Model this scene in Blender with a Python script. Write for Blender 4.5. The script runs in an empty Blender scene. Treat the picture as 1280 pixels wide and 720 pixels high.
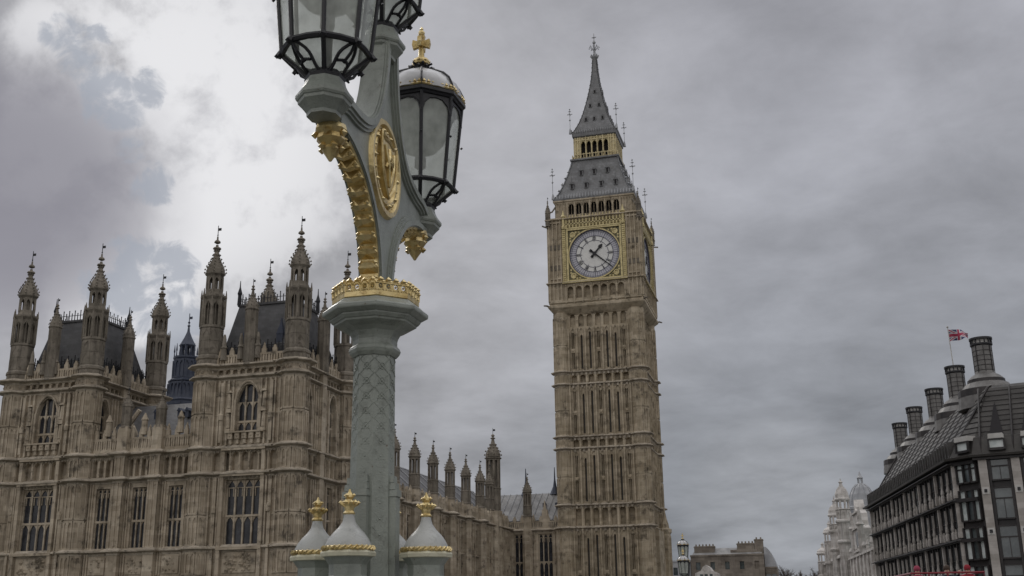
import bpy, bmesh, math, random
from mathutils import Vector, Matrix
from math import sin, cos, pi, radians, hypot, atan2, sqrt, exp
random.seed(7)
SC = bpy.context.scene
COL = SC.collection

# ------------------------------------------------------------------ camera
cd = bpy.data.cameras.new('camera'); cam = bpy.data.objects.new('camera', cd); COL.objects.link(cam)
cd.sensor_width = 36; cd.lens = 36*1380/1280; cd.clip_start = 0.1; cd.clip_end = 8000
def aim(o, loc, yaw, pitch, roll):
    p, a, r = radians(pitch), radians(yaw), radians(roll)
    F = Vector((-sin(a)*cos(p), cos(a)*cos(p), sin(p)))
    R0 = Vector((cos(a), sin(a), 0)); U0 = R0.cross(F)
    R = cos(r)*R0 + sin(r)*U0; U = cos(r)*U0 - sin(r)*R0
    m = Matrix((R, U, -F)).transposed().to_4x4(); m.translation = loc
    o.matrix_world = m
aim(cam, (0, 0, 2.0), 15, 16.5, -0.86)
SC.camera = cam

# ------------------------------------------------------------------ sky, sun, exposure
SUN_EL, SUN_AZ = 34.0, -40.0            # azimuth measured from +Y towards +X
def dirv(az, el):
    a, e = radians(az), radians(el); return Vector((sin(a)*cos(e), cos(a)*cos(e), sin(e)))
W = bpy.data.worlds.new('World'); SC.world = W; W.use_nodes = True
wt = W.node_tree; wn = wt.nodes; wn.clear()
def N(t, **k):
    n = wn.new(t)
    for a, b in k.items(): setattr(n, a, b)
    return n
def lk(a, b): wt.links.new(a, b)
def val(x, sock):
    if isinstance(x, (int, float)): sock.default_value = x
    elif isinstance(x, (tuple, list, Vector)): sock.default_value = tuple(x) if len(sock.default_value) == len(x) else tuple(x)+(1,)
    else: lk(x, sock)
def M(op, a, b=0.0, c=0.0, clamp=False):
    n = N('ShaderNodeMath', operation=op, use_clamp=clamp); val(a, n.inputs[0]); val(b, n.inputs[1]); val(c, n.inputs[2]); return n.outputs[0]
def VM(op, a, b=(0, 0, 0), out=0):
    n = N('ShaderNodeVectorMath', operation=op); val(a, n.inputs[0]); val(b, n.inputs[1]); return n.outputs[out]
def SM(x, lo, hi):
    n = N('ShaderNodeMapRange', interpolation_type='SMOOTHSTEP'); val(x, n.inputs['Value']); n.inputs['From Min'].default_value = lo; n.inputs['From Max'].default_value = hi
    return n.outputs['Result']
def MIX(f, a, b):
    n = N('ShaderNodeMix', data_type='RGBA'); val(f, n.inputs[0]); val(a, n.inputs[6]); val(b, n.inputs[7]); return n.outputs[2]
def NZ(vec, scale, detail=6, rough=.55, dist=0.0):
    n = N('ShaderNodeTexNoise'); lk(vec, n.inputs['Vector']); n.inputs['Scale'].default_value = scale; n.inputs['Detail'].default_value = detail
    n.inputs['Roughness'].default_value = rough; n.inputs['Distortion'].default_value = dist; return n.outputs['Fac']
def lobe(d, az, el, r_in, r_out):
    return SM(VM('DOT_PRODUCT', d, dirv(az, el), 1), cos(radians(r_out)), cos(radians(r_in)))
D = N('ShaderNodeTexCoord').outputs['Generated']
sep = N('ShaderNodeSeparateXYZ'); lk(D, sep.inputs[0]); dz = sep.outputs[2]
den = M('ADD', M('MAXIMUM', dz, 0.0), 0.22)
comb = N('ShaderNodeCombineXYZ'); lk(M('DIVIDE', sep.outputs[0], den), comb.inputs[0]); lk(M('DIVIDE', sep.outputs[1], den), comb.inputs[1]); comb.inputs[2].default_value = 1.7
P = comb.outputs[0]
sky = N('ShaderNodeTexSky', sky_type='NISHITA', sun_disc=False, sun_elevation=radians(SUN_EL), sun_rotation=radians(SUN_AZ))
nishita = VM('MULTIPLY', sky.outputs[0], (.11, .11, .11))
n1 = NZ(P, .9, 7, .5, .3); n2 = NZ(P, 2.2, 8, .55, .35); n3 = NZ(D, 14, 10, .58, .12); n5 = NZ(D, 38, 8, .6, .5); n4 = NZ(VM('ADD', D, (3.1, .4, 1.7)), 3.0, 6, .5)
# overcast layer: slate grey near the horizon, paler and brighter overhead and towards the veiled sun
grey = MIX(SM(dz, .02, .55), (.225, .24, .265), (.385, .39, .43))
grey = MIX(SM(dz, .57, .95), grey, (2.0, 2.02, 2.1))
grey = MIX(M('MULTIPLY', lobe(D, -34, 22, 4, 32), .75), grey, (.47, .47, .495))
grey = MIX(lobe(D, 170, 35, 20, 105), grey, (.74, .72, .715))
grey = MIX(M('MULTIPLY', lobe(D, -2, 4.8, 1, 6), .45), grey, (.36, .37, .395))
n6 = NZ(VM('ADD', P, (5.3, 1.1, 0)), 5.5, 9, .6, .25)
mott = M('ADD', M('MULTIPLY', n1, .50), M('ADD', M('MULTIPLY', n2, .42), M('MULTIPLY', n6, .28)))
shade = N('ShaderNodeMapRange'); lk(mott, shade.inputs['Value']); shade.inputs['From Min'].default_value = .40; shade.inputs['From Max'].default_value = .80
shade.inputs['To Min'].default_value = .56; shade.inputs['To Max'].default_value = 1.42
grey = VM('MULTIPLY', grey, shade.outputs['Result'])
# the bright broken cloud near the hidden sun
L1 = M('MAXIMUM', lobe(D, -33.0, 24.0, 3, 13), M('MAXIMUM', lobe(D, -35, 16.0, 1, 5.5), lobe(D, -39.8, 26.6, .5, 4)))
white = SM(M('ADD', n3, M('MULTIPLY', L1, .40)), .68, .92)
grey = MIX(M('MULTIPLY', white, L1), grey, (.80, .80, .82))
dark = M('MULTIPLY', lobe(D, -40.5, 20, 2.0, 9), SM(M('ADD', n4, M('ADD', M('MULTIPLY', lobe(D, -40.5, 20, 0, 7), .4), M('ADD', M('MULTIPLY', n3, .55), -.275))), .43, .72))
grey = MIX(M('MULTIPLY', dark, .9), grey, (.265, .26, .30))
hole_zone = 0.0
for az_, el_, r_ in ((-39.3, 27.6, 1.6), (-37.9, 26.6, 2.2), (-36.9, 25.3, 2.2), (-36.0, 24.2, 1.6), (-34.9, 25.6, 1.4), (-34.4, 21.0, 1.8), (-35.4, 22.6, 1.3), (-34.4, 16.2, 3.4), (-33.0, 14.0, 2.6)):
    hole_zone = M('MAXIMUM', hole_zone, lobe(D, az_, el_, .1, r_*1.25))
hole = SM(M('ADD', M('MULTIPLY', hole_zone, .50), M('ADD', M('MULTIPLY', n5, .65), M('MULTIPLY', n3, .45))), .92, 1.07)
col = MIX(M('MULTIPLY', hole, .75), grey, MIX(.6, VM('MINIMUM', nishita, (.36, .40, .47)), (.35, .375, .43)))
bg = N('ShaderNodeBackground'); lk(col, bg.inputs[0]); bg.inputs[1].default_value = 1.0
lk(bg.outputs[0], N('ShaderNodeOutputWorld').inputs[0])
sd = bpy.data.lights.new('sun', 'SUN'); sd.energy = 0.6; sd.angle = radians(18); sd.color = (1, .96, .9)
so = bpy.data.objects.new('sun', sd); COL.objects.link(so)
so.rotation_euler = (-dirv(SUN_AZ, SUN_EL)).to_track_quat('-Z', 'Y').to_euler()
SC.view_settings.view_transform = 'Standard'; SC.view_settings.look = 'None'; SC.view_settings.exposure = 0.0; SC.view_settings.gamma = 1.0
SC.view_settings.use_curve_mapping = False

# ------------------------------------------------------------------ materials
MATS = {}
def mat(name, color, rough=.8, metal=0.0, var=None, vscale=1.0, streak=0.0, bump=0.0, bscale=20.0, brick=None, spec=.4, coat=0.0, stretch=None, grime=None, chips=None):
    """procedural surface: base colour, broad variation, rain streaks, block courses and bump, all from world position"""
    m = bpy.data.materials.new(name); m.use_nodes = True; nt = m.node_tree; ns = nt.nodes; b = ns['Principled BSDF']
    b.inputs['Roughness'].default_value = rough; b.inputs['Metallic'].default_value = metal; b.inputs['Specular IOR Level'].default_value = spec
    b.inputs['Coat Weight'].default_value = coat
    def link(a, c): nt.links.new(a, c)
    pos = ns.new('ShaderNodeNewGeometry').outputs['Position']
    def noise(sc, det=5, st=None, ro=.6):
        n = ns.new('ShaderNodeTexNoise'); n.inputs['Scale'].default_value = sc; n.inputs['Detail'].default_value = det; n.inputs['Roughness'].default_value = ro
        v = pos
        if st:
            mp = ns.new('ShaderNodeMapping'); mp.inputs['Scale'].default_value = st; link(pos, mp.inputs[0]); v = mp.outputs[0]
        link(v, n.inputs['Vector']); return n.outputs['Fac']
    def mix(f, a, c, mode='MIX'):
        n = ns.new('ShaderNodeMix'); n.data_type = 'RGBA'; n.blend_type = mode
        for s, x in ((n.inputs[0], f), (n.inputs[6], a), (n.inputs[7], c)):
            if isinstance(x, (int, float)): s.default_value = x
            elif isinstance(x, tuple): s.default_value = x+(1,)
            else: link(x, s)
        return n.outputs[2]
    def ramp(x, lo, hi):
        n = ns.new('ShaderNodeMapRange'); n.interpolation_type = 'SMOOTHSTEP'; n.inputs['From Min'].default_value = lo; n.inputs['From Max'].default_value = hi; link(x, n.inputs['Value']); return n.outputs['Result']
    c = color
    if var: c = mix(ramp(noise(vscale, 6), .35, .65), color, var)
    if grime: c = mix(ramp(noise(vscale*1.9+.13, 7, None, .7), .50, .70), c, grime)
    if streak:
        s = ramp(noise(1.0, 5, (2.2, 2.2, .16), .65), .46, .72)
        n = ns.new('ShaderNodeMath'); n.operation = 'MULTIPLY'; link(s, n.inputs[0]); n.inputs[1].default_value = streak
        c = mix(n.outputs[0], c, tuple(x*.38 for x in color))
    if chips: c = mix(ramp(noise(vscale*4.7, 8, None, .75), .63, .67), c, chips)
    bh = None
    if brick:
        bw, bh_, mortar = brick
        br = ns.new('ShaderNodeTexBrick'); br.inputs['Scale'].default_value = 1; br.inputs['Brick Width'].default_value = bw; br.inputs['Row Height'].default_value = bh_
        br.inputs['Mortar Size'].default_value = mortar; br.inputs['Color1'].default_value = (1, 1, 1, 1); br.inputs['Color2'].default_value = (.54, .52, .49, 1); br.inputs['Mortar'].default_value = (.62, .6, .57, 1)
        sp = ns.new('ShaderNodeSeparateXYZ'); link(pos, sp.inputs[0]); ad = ns.new('ShaderNodeMath'); link(sp.outputs[0], ad.inputs[0]); link(sp.outputs[1], ad.inputs[1])
        cb = ns.new('ShaderNodeCombineXYZ'); link(ad.outputs[0], cb.inputs[0]); link(sp.outputs[2], cb.inputs[1]); link(cb.outputs[0], br.inputs['Vector'])
        c = mix(.6, c, br.outputs['Color'], 'MULTIPLY')
    if isinstance(c, tuple): b.inputs['Base Color'].default_value = c+(1,)
    else: link(c, b.inputs['Base Color'])
    if bump:
        bp = ns.new('ShaderNodeBump'); bp.inputs['Strength'].default_value = bump; bp.inputs['Distance'].default_value = .02
        link(noise(bscale, 4, stretch), bp.inputs['Height']); link(bp.outputs[0], b.inputs['Normal'])
        rr = ns.new('ShaderNodeMapRange'); link(noise(bscale*.3, 3), rr.inputs['Value']); rr.inputs['To Min'].default_value = max(.02, rough-.15); rr.inputs['To Max'].default_value = min(1, rough+.15); link(rr.outputs[0], b.inputs['Roughness'])
    MATS[name] = m; return m
STONE = mat('limestone', (.58, .505, .40), .9, var=(.43, .365, .28), vscale=.45, streak=.4, bump=.5, bscale=6, brick=(1.1, .42, .012), grime=(.145, .125, .10), spec=.2)
COURSE = mat('washed_limestone', (.52, .46, .375), .9, var=(.34, .295, .235), vscale=1.1, bump=.4, bscale=8, grime=(.17, .15, .125), spec=.2)
STONE_T = mat('tower_limestone', (.60, .52, .40), .9, var=(.46, .39, .285), vscale=.4, streak=.45, bump=.5, bscale=5, brick=(1.2, .5, .014), grime=(.17, .145, .11), spec=.2)
STONE_D = mat('sooty_limestone', (.27, .24, .20), .9, var=(.18, .16, .13), vscale=.8, streak=.8, bump=.5, bscale=6, grime=(.10, .085, .07), spec=.2)
SLATE = mat('dark_slate', (.070, .071, .076), .55, var=(.10, .101, .106), vscale=.8, bump=.4, bscale=9, brick=(.5, .3, .02), spec=.4)
SLATE_P = mat('pale_slate', (.37, .37, .37), .5, var=(.25, .25, .255), vscale=.6, bump=.3, bscale=8, brick=(.9, .9, .05))
SLATE_G = mat('grey_slate', (.15, .15, .155), .5, var=(.11, .11, .115), vscale=.8, bump=.4, bscale=9, brick=(.5, .3, .02), spec=.4, streak=.3)
IRONROOF = mat('cast_iron_roof', (.235, .24, .25), .5, var=(.18, .185, .195), vscale=.7, bump=.2, bscale=10, brick=(.42, .42, .035), streak=.3, spec=.45)
LEAD = mat('blue_lead', (.035, .045, .075), .5, var=(.06, .07, .10), vscale=1.2)
GILT = mat('gilding', (.74, .60, .31), .34, .7, var=(.58, .44, .19), vscale=9, bump=.25, bscale=40, grime=(.36, .25, .10))
GILT_O = mat('old_gilding', (.62, .53, .29), .45, .35, var=(.46, .39, .2), vscale=1.6, grime=(.30, .24, .12))
GILT_L = mat('cream_gilding', (.68, .59, .36), .5, .15, var=(.50, .42, .24), vscale=1.6, grime=(.34, .30, .2))
PAINT = mat('grey_green_paint', (.30, .325, .29), .36, var=(.26, .283, .252), vscale=5, bump=.25, bscale=70, spec=.5, streak=.45, grime=(.19, .205, .18), chips=(.13, .10, .075))
PAINT_P = mat('pale_grey_paint', (.46, .47, .455), .3, var=(.39, .40, .385), vscale=6, bump=.15, bscale=50, grime=(.30, .31, .295), chips=(.22, .19, .15))
CREAM = mat('cream_paint', (.62, .60, .46), .45, var=(.5, .48, .36), vscale=9)
BLACK = mat('black_iron_paint', (.014, .014, .018), .42, bump=.2, bscale=80, spec=.5)
ROOFPAINT = mat('lantern_roof_paint', (.52, .52, .525), .3, .2, var=(.40, .40, .405), vscale=7)
WHITE = mat('opal_glass', (.74, .74, .72), .35, var=(.66, .66, .65), vscale=.8)
CLOCKBLK = mat('clock_black', (.012, .012, .016), .5)
CLOCKBLUE = mat('clock_ironwork', (.09, .09, .13), .5)
IRON = mat('dark_iron', (.022, .023, .027), .6)
SLIT = mat('dim_leaded_slit', (.085, .078, .07), .6)
RECESS = mat('painted_shade', (.022, .02, .022), .9)  # near-black stand-in for the shade of openings, louvre gaps and roof valleys
BRONZE = mat('dark_bronze', (.028, .026, .027), .45, .2, var=(.045, .04, .04), vscale=.8)
BRONZEROOF = mat('bronze_roof_panel', (.075, .071, .067), .5, .2, var=(.05, .047, .045), vscale=.5, brick=(50, .9, .09), bump=.2, bscale=6)
PIER = mat('pale_sandstone', (.54, .51, .485), .85, var=(.42, .395, .37), vscale=.9, bump=.3, bscale=8, brick=(20, .55, .02))
PIERW = mat('white_precast', (.55, .54, .52), .7, var=(.45, .44, .42), vscale=1.5)
PORTLAND = mat('portland_stone', (.72, .69, .665), .85, var=(.57, .545, .525), vscale=.25, streak=.55, bump=.3, bscale=3, brick=(1.4, .6, .02), grime=(.38, .36, .34))
COPPER = mat('green_copper', (.16, .24, .23), .6, var=(.10, .15, .15), vscale=.6)
CHIM = mat('chimney_panel', (.20, .195, .19), .5, .2, var=(.14, .135, .13), vscale=1.5, bump=.2, bscale=6)
LEADP = mat('pale_lead', (.40, .41, .43), .5, var=(.30, .31, .33), vscale=.6)
TAN = mat('soot_stained_stone', (.30, .265, .225), .9, var=(.20, .175, .15), vscale=.14, streak=.4, brick=(1.5, .6, .03), grime=(.15, .13, .115))
ASPHALT = mat('asphalt', (.05, .05, .052), .9, var=(.065, .064, .063), vscale=.5, bump=.4, bscale=40)
PAVE = mat('paving', (.24, .23, .22), .9, var=(.19, .185, .18), vscale=.8, brick=(.9, .6, .02))
WATER = mat('river_water', (.05, .055, .045), .12, bump=.5, bscale=1.5)
GROUND = mat('city_ground', (.13, .125, .115), .95, var=(.09, .09, .085), vscale=.02)
RED = mat('red_paint', (.20, .012, .024), .4, coat=.3)
SKIN = mat('skin', (.52, .33, .25), .6)
COATR = mat('red_coat', (.25, .018, .03), .85)
COATP = mat('pink_coat', (.30, .05, .09), .85)
COATK = mat('dark_coat', (.03, .032, .045), .85)
HAIR = mat('brown_hair', (.05, .032, .022), .7)
RUBBER = mat('rubber', (.02, .02, .02), .8)
BARK = mat('bark', (.10, .085, .075), .9)
CLOTHW = mat('flag_white', (.60, .58, .62), .8); CLOTHR = mat('flag_red', (.40, .05, .10), .8); CLOTHB = mat('flag_blue', (.05, .06, .16), .8)
def glassmat(name, base, rough, spec=.5, var=None, vs=1.0, brick=None):
    m = mat(name, base, rough, 0, var=var, vscale=vs, spec=spec, brick=brick); return m
GLASS = glassmat('leaded_glass', (.022, .024, .030), .2, .35, (.055, .058, .068), 1.3, (.30, .36, .03))
GLASS_O = glassmat('office_glass', (.045, .06, .065), .06, .9, (.12, .14, .145), .45)
GLASS_L = glassmat('office_glass_blind_and_sky', (.66, .70, .69), .14, .7, (.42, .48, .475), .9)  # pale base colour mixes blinds with painted sky reflection
def lantern_glass():
    m = bpy.data.materials.new('lantern_glass'); m.use_nodes = True; nt = m.node_tree; ns = nt.nodes; b = ns['Principled BSDF']
    b.inputs['Base Color'].default_value = (.58, .615, .57, 1); b.inputs['Roughness'].default_value = .07; b.inputs['Specular IOR Level'].default_value = .7
    tr = ns.new('ShaderNodeBsdfTransparent'); tr.inputs[0].default_value = (.93, .95, .92, 1)
    n = ns.new('ShaderNodeTexNoise'); n.inputs['Scale'].default_value = 7; n.inputs['Detail'].default_value = 5
    mr = ns.new('ShaderNodeMapRange'); mr.inputs['From Min'].default_value = .3; mr.inputs['From Max'].default_value = .7; mr.inputs['To Min'].default_value = .38; mr.inputs['To Max'].default_value = .64
    mx = ns.new('ShaderNodeMixShader'); nt.links.new(n.outputs[0], mr.inputs[0]); nt.links.new(mr.outputs[0], mx.inputs[0])
    nt.links.new(b.outputs[0], mx.inputs[1]); nt.links.new(tr.outputs[0], mx.inputs[2]); nt.links.new(mx.outputs[0], ns['Material Output'].inputs[0]); return m
LGLASS = lantern_glass()

# ------------------------------------------------------------------ mesh helpers
class Fr:
    """a facade frame: origin o (x,y), u along the wall, outward normal n"""
    def __init__(s, o, u, n):
        s.o = Vector((o[0], o[1], 0)); s.u = Vector((u[0], u[1], 0)).normalized(); s.n = Vector((n[0], n[1], 0)).normalized()
    def __call__(s, u, o, z): p = s.o+s.u*u+s.n*o; return (p.x, p.y, z)
ID = Fr((0, 0), (1, 0), (0, 1))
class MB:
    def __init__(s): s.v = []; s.f = []
    def add(s, vs, fs):
        b = len(s.v); s.v += [tuple(v) for v in vs]; s.f += [tuple(b+i for i in f) for f in fs]
    def box(s, F, u0, u1, o0, o1, z0, z1, tu=0, to=0):
        """box in a facade frame; tu/to taper the top"""
        vs = [F(u0, o0, z0), F(u1, o0, z0), F(u1, o1, z0), F(u0, o1, z0), F(u0+tu, o0+to, z1), F(u1-tu, o0+to, z1), F(u1-tu, o1-to, z1), F(u0+tu, o1-to, z1)]
        s.add(vs, [(0, 3, 2, 1), (4, 5, 6, 7), (0, 1, 5, 4), (1, 2, 6, 5), (2, 3, 7, 6), (3, 0, 4, 7)])
    def loft(s, rings, cap0=True, cap1=True):
        n = len(rings[0]); vs = [p for r in rings for p in r]; fs = []
        for k in range(len(rings)-1):
            for i in range(n):
                j = (i+1) % n; fs.append((k*n+i, k*n+j, (k+1)*n+j, (k+1)*n+i))
        if cap0: fs.append(tuple(range(n))[::-1])
        if cap1: fs.append(tuple((len(rings)-1)*n+i for i in range(n)))
        s.add(vs, fs)
    def lathe(s, cx, cy, prof, n=8, rot=22.5, caps=True, sq=1.0):
        rings = [[(cx+r*cos(radians(rot)+2*pi*i/n), cy+r*sq*sin(radians(rot)+2*pi*i/n), z) for i in range(n)] for r, z in prof]
        s.loft(rings, caps, caps)
    def poly(s, pts): s.add(pts, [tuple(range(len(pts)))])
    def tube(s, pts, r, n=6, r1=None):
        pts = [Vector(p) for p in pts]; rings = []; up = None
        for i, p in enumerate(pts):
            t = (pts[min(i+1, len(pts)-1)]-pts[max(i-1, 0)]).normalized()
            if up is None: up = Vector((0, 0, 1)) if abs(t.z) < .9 else Vector((1, 0, 0))
            a = t.cross(up).normalized(); b = a.cross(t).normalized(); up = b
            rr = r if r1 is None else r+(r1-r)*i/(len(pts)-1)
            rings.append([p+(a*cos(2*pi*k/n)+b*sin(2*pi*k/n))*rr for k in range(n)])
        s.loft(rings)
    def knob(s, x, y, z, r, sz=1.0):
        s.add([(x+r, y, z), (x-r, y, z), (x, y+r, z), (x, y-r, z), (x, y, z+r*sz), (x, y, z-r*sz)], [(0, 2, 4), (2, 1, 4), (1, 3, 4), (3, 0, 4), (2, 0, 5), (1, 2, 5), (3, 1, 5), (0, 3, 5)])
    def ball(s, x, y, z, r, n=10, sz=1.0):
        pr = [(r*sin(pi*k/6), z-r*sz*cos(pi*k/6)) for k in range(1, 6)]; s.lathe(x, y, pr, n, 0)
    def prismo(s, outline, F, o0, o1):
        """outline in (u,z) extruded along the frame normal from o0 to o1"""
        n = len(outline); vs = [F(u, o0, z) for u, z in outline]+[F(u, o1, z) for u, z in outline]
        fs = [tuple(range(n)), tuple(range(2*n-1, n-1, -1))]+[(i, (i+1) % n, n+(i+1) % n, n+i) for i in range(n)]
        s.add(vs, fs)
    def build(s, name, m, parent=None, off=(0, 0, 0), smooth=False):
        me = bpy.data.meshes.new(name); o = Vector(off)
        me.from_pydata([tuple(Vector(v)-o) for v in s.v], [], s.f)
        bm = bmesh.new(); bm.from_mesh(me); bmesh.ops.recalc_face_normals(bm, faces=bm.faces); bm.to_mesh(me); bm.free()
        if smooth:
            for p in me.polygons: p.use_smooth = True
            me.set_sharp_from_angle(angle=radians(40))
        me.materials.append(m); me.update()
        ob = bpy.data.objects.new(name, me); COL.objects.link(ob)
        if parent: ob.parent = parent
        return ob
def tag(o, label=None, cat=None, group=None, kind=None):
    for k, v in (('label', label), ('category', cat), ('group', group), ('kind', kind)):
        if v: o[k] = v
    return o
def thing(name, label, cat, loc=(0, 0, 0), rz=0, group=None):
    o = bpy.data.objects.new(name, None); COL.objects.link(o); o.location = loc; o.rotation_euler = (0, 0, rz); o.empty_display_size = .5
    return tag(o, label, cat, group)
def copy_tree(o, parent=None):
    c = o.copy(); COL.objects.link(c)
    if parent: c.parent = parent
    for ch in list(o.children): copy_tree(ch, c)
    return c
def arch_pts(ua, ub, zs, za, n=6):
    """pointed arch from (ua,zs) over the apex (mid,za) to (ub,zs)"""
    um = (ua+ub)/2; h = (ub-ua)/2; pts = []
    for k in range(n+1):
        t = k/n; pts.append((ua+h*(1-cos(t*pi/2))**.85 if t < 1 else um, zs+(za-zs)*sin(t*pi/2)))
    return pts+[(2*um-u, z) for u, z in pts[-2::-1]]
def wall_open(mb, F, u0, u1, z0, z1, o, ops, depth, back=False):
    """wall sheet with recessed openings (ua,ub,za,zb,rise): rise>0 gives a pointed head"""
    us = sorted({u0, u1, *[x for p in ops for x in p[:2]]}); zs = sorted({z0, z1, *[x for p in ops for x in p[2:4]]})
    for i in range(len(us)-1):
        for j in range(len(zs)-1):
            um, zm = (us[i]+us[i+1])/2, (zs[j]+zs[j+1])/2
            if any(p[0] < um < p[1] and p[2] < zm < p[3] for p in ops): continue
            mb.poly([F(us[i], o, zs[j]), F(us[i+1], o, zs[j]), F(us[i+1], o, zs[j+1]), F(us[i], o, zs[j+1])])
    for ua, ub, za, zb, rise in ops:
        if rise > 0:
            a = arch_pts(ua, ub, zb-rise, zb); k = len(a)//2
            mb.poly([F(ua, o, zb)]+[F(u, o, z) for u, z in a[:k+1]]); mb.poly([F(ub, o, zb)]+[F(u, o, z) for u, z in a[k:][::-1]])
            out = [(ua, za)]+a+[(ub, za)]
        else: out = [(ua, za), (ua, zb), (ub, zb), (ub, za)]
        for (p, q) in zip(out, out[1:]+out[:1]):
            mb.poly([F(p[0], o, p[1]), F(q[0], o, q[1]), F(q[0], o-depth, q[1]), F(p[0], o-depth, p[1])])
        if back: mb.poly([F(u, o-depth, z) for u, z in out])
def arcade_ops(u0, u1, z0, z1, n, fill=.62, rise=.5):
    w = (u1-u0)/n
    return [(u0+w*(i+.5-fill/2), u0+w*(i+.5+fill/2), z0, z1, rise) for i in range(n)]
def gothic_window(parent, off, F, ua, ub, za, zb, rise, o, lights, transoms=(), stone=None, sillrow=0.0):
    """glass part with a tracery sub-part"""
    g = MB(); out = [(ua, za)]+(arch_pts(ua, ub, zb-rise, zb) if rise > 0 else [(ua, zb), (ub, zb)])+[(ub, za)]
    g.poly([F(u, o, z) for u, z in out]); w = g.build('window', GLASS, parent, off)
    t = MB(); lw = (ub-ua)/lights; zs = zb-rise if rise > 0 else zb
    def top(u):
        if rise <= 0: return zb
        a = arch_pts(ua, ub, zb-rise, zb)
        for p, q in zip(a, a[1:]):
            if p[0] <= u <= q[0]+1e-9: return p[1]+(q[1]-p[1])*((u-p[0])/max(1e-6, q[0]-p[0]))
        return zb
    bw = min(.13, lw*.22)
    for i in range(1, lights):
        u = ua+lw*i; t.box(F, u-bw/2, u+bw/2, o+.01, o+.16, za, top(u))
    for z in transoms: t.box(F, ua, ub, o+.012, o+.18, z-.09, z+.09)
    rows = [zs]+list(transoms)
    for zt in rows:                                   # cusped heads of the lights
        for i in range(lights):
            a = ua+lw*i+bw/2; b = a+lw-bw; m = (a+b)/2; hh = lw*.75; zt2 = min(zt, top(m))-.02
            for s in (1, -1):
                e = a if s > 0 else b
                t.prismo([(e, zt2-hh), (e, zt2), (m, zt2), (m-s*(b-a)*.12, zt2-hh*.22), (m-s*(b-a)*.33, zt2-hh*.5)], F, o+.008, o+.09)
    if rise <= 0:                                     # panelled head below a square top
        for i in range(lights*2):
            u = ua+lw*(i+.5)/2; t.box(F, u-.03, u+.03, o+.006, o+.1, zb-lw*1.7, zb-lw*.8)
        t.box(F, ua, ub, o+.007, o+.11, zb-lw*.86, zb-lw*.76)
    if sillrow:
        t.box(F, ua, ub, o+.014, o+.2, za+sillrow-.08, za+sillrow+.08)
    t.box(F, ua-.02, ua+bw*.8, o+.009, o+.14, za, zs); t.box(F, ub-bw*.8, ub+.02, o+.009, o+.14, za, zs)
    t.build('tracery', stone or STONE, w, (0, 0, 0) if False else off)
    return w
def offset_poly(pts, d):
    n = len(pts); out = []
    for i in range(n):
        p0, p1, p2 = Vector(pts[i-1]), Vector(pts[i]), Vector(pts[(i+1) % n])
        e1 = (p1-p0).normalized(); e2 = (p2-p1).normalized(); n1 = Vector((e1.y, -e1.x)); n2 = Vector((e2.y, -e2.x))
        m = n1+n2; k = m.dot(n1); out.append(tuple(p1+m*(d/max(k, .35))))
    return out
def moulding(mb, pts, prof):
    """closed plan polygon (counter-clockwise) swept with (offset, z) pairs"""
    mb.loft([[(x, y, z) for x, y in offset_poly(pts, d)] for d, z in prof], False, False)
def octo(cx, cy, r, rot=22.5): return [(cx+r*cos(radians(rot+45*i)), cy+r*sin(radians(rot+45*i))) for i in range(8)]

# ------------------------------------------------------------------ ground, river, road
GZ = -3.5
BD = Vector((-sin(radians(4.6)), cos(radians(4.6)), 0)); BE = Vector((BD.y, -BD.x, 0))
def SL(s, l, z=0): p = BD*s+BE*l; return (p.x, p.y, z)
g = MB(); g.poly([(-3000, 79, GZ), (3000, 79, GZ), (3000, 4000, GZ), (-3000, 4000, GZ)]); tag(g.build('ground', GROUND), kind='structure')
g = MB(); g.poly([(-3000, -1500, -8.5), (3000, -1500, -8.5), (3000, 79, -8.5), (-3000, 79, -8.5)]); tag(g.build('river', WATER), kind='structure')
g = MB(); g.box(ID, -3000, 3000, 78.4, 79.2, -9, GZ+.004); tag(g.build('embankment_wall', STONE_D), 'stone river embankment wall running below the gothic palace', 'wall')
DECK = [(-70, .15), (10, .15), (40, -.35), (65, -.9), (92, -1.9), (125, GZ+.02)]
def dz_at(s):
    for (a, b), (c, d) in zip(DECK, DECK[1:]):
        if a <= s <= c: return b+(d-b)*(s-a)/(c-a)
    return GZ
def strip(name, l0, l1, dz, m, th=.6):
    b = MB(); b.loft([[SL(s, l0, z+dz), SL(s, l1, z+dz), SL(s, l1, z+dz-th), SL(s, l0, z+dz-th)] for s, z in DECK]); return tag(b.build(name, m), kind='structure')
strip('road', .9, 18.5, 0, ASPHALT); strip('pavement', -2.3, .9, .14, PAVE, .8); strip('pavement', 18.5, 21.4, .14, PAVE, .8)
for l in (5.2, 9.7, 14.2):
    b = MB()
    for k in range(30):
        s = -30+k*5
        if s+2 < 124: b.poly([SL(s, l, dz_at(s)+.005), SL(s, l+.12, dz_at(s)+.005), SL(s+2, l+.12, dz_at(s+2)+.005), SL(s+2, l, dz_at(s+2)+.005)])
    tag(b.build('road_marking', PIERW), kind='structure')
def bridge_wall(l, label):
    b = MB(); b.loft([[SL(s, l-.18, z+.1), SL(s, l+.18, z+.1), SL(s, l+.18, z+1.15), SL(s, l-.18, z+1.15)] for s, z in DECK[:-1]])
    b.loft([[SL(s, l-.26, z+1.15), SL(s, l+.26, z+1.15), SL(s, l+.2, z+1.27), SL(s, l-.2, z+1.27)] for s, z in DECK[:-1]])
    tag(b.build('bridge_parapet', PAINT), label, 'parapet')
bridge_wall(-2.55, 'grey green painted bridge parapet running below the near ornate lamp'); bridge_wall(21.6, 'grey green bridge parapet on the far side of the roadway')

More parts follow.
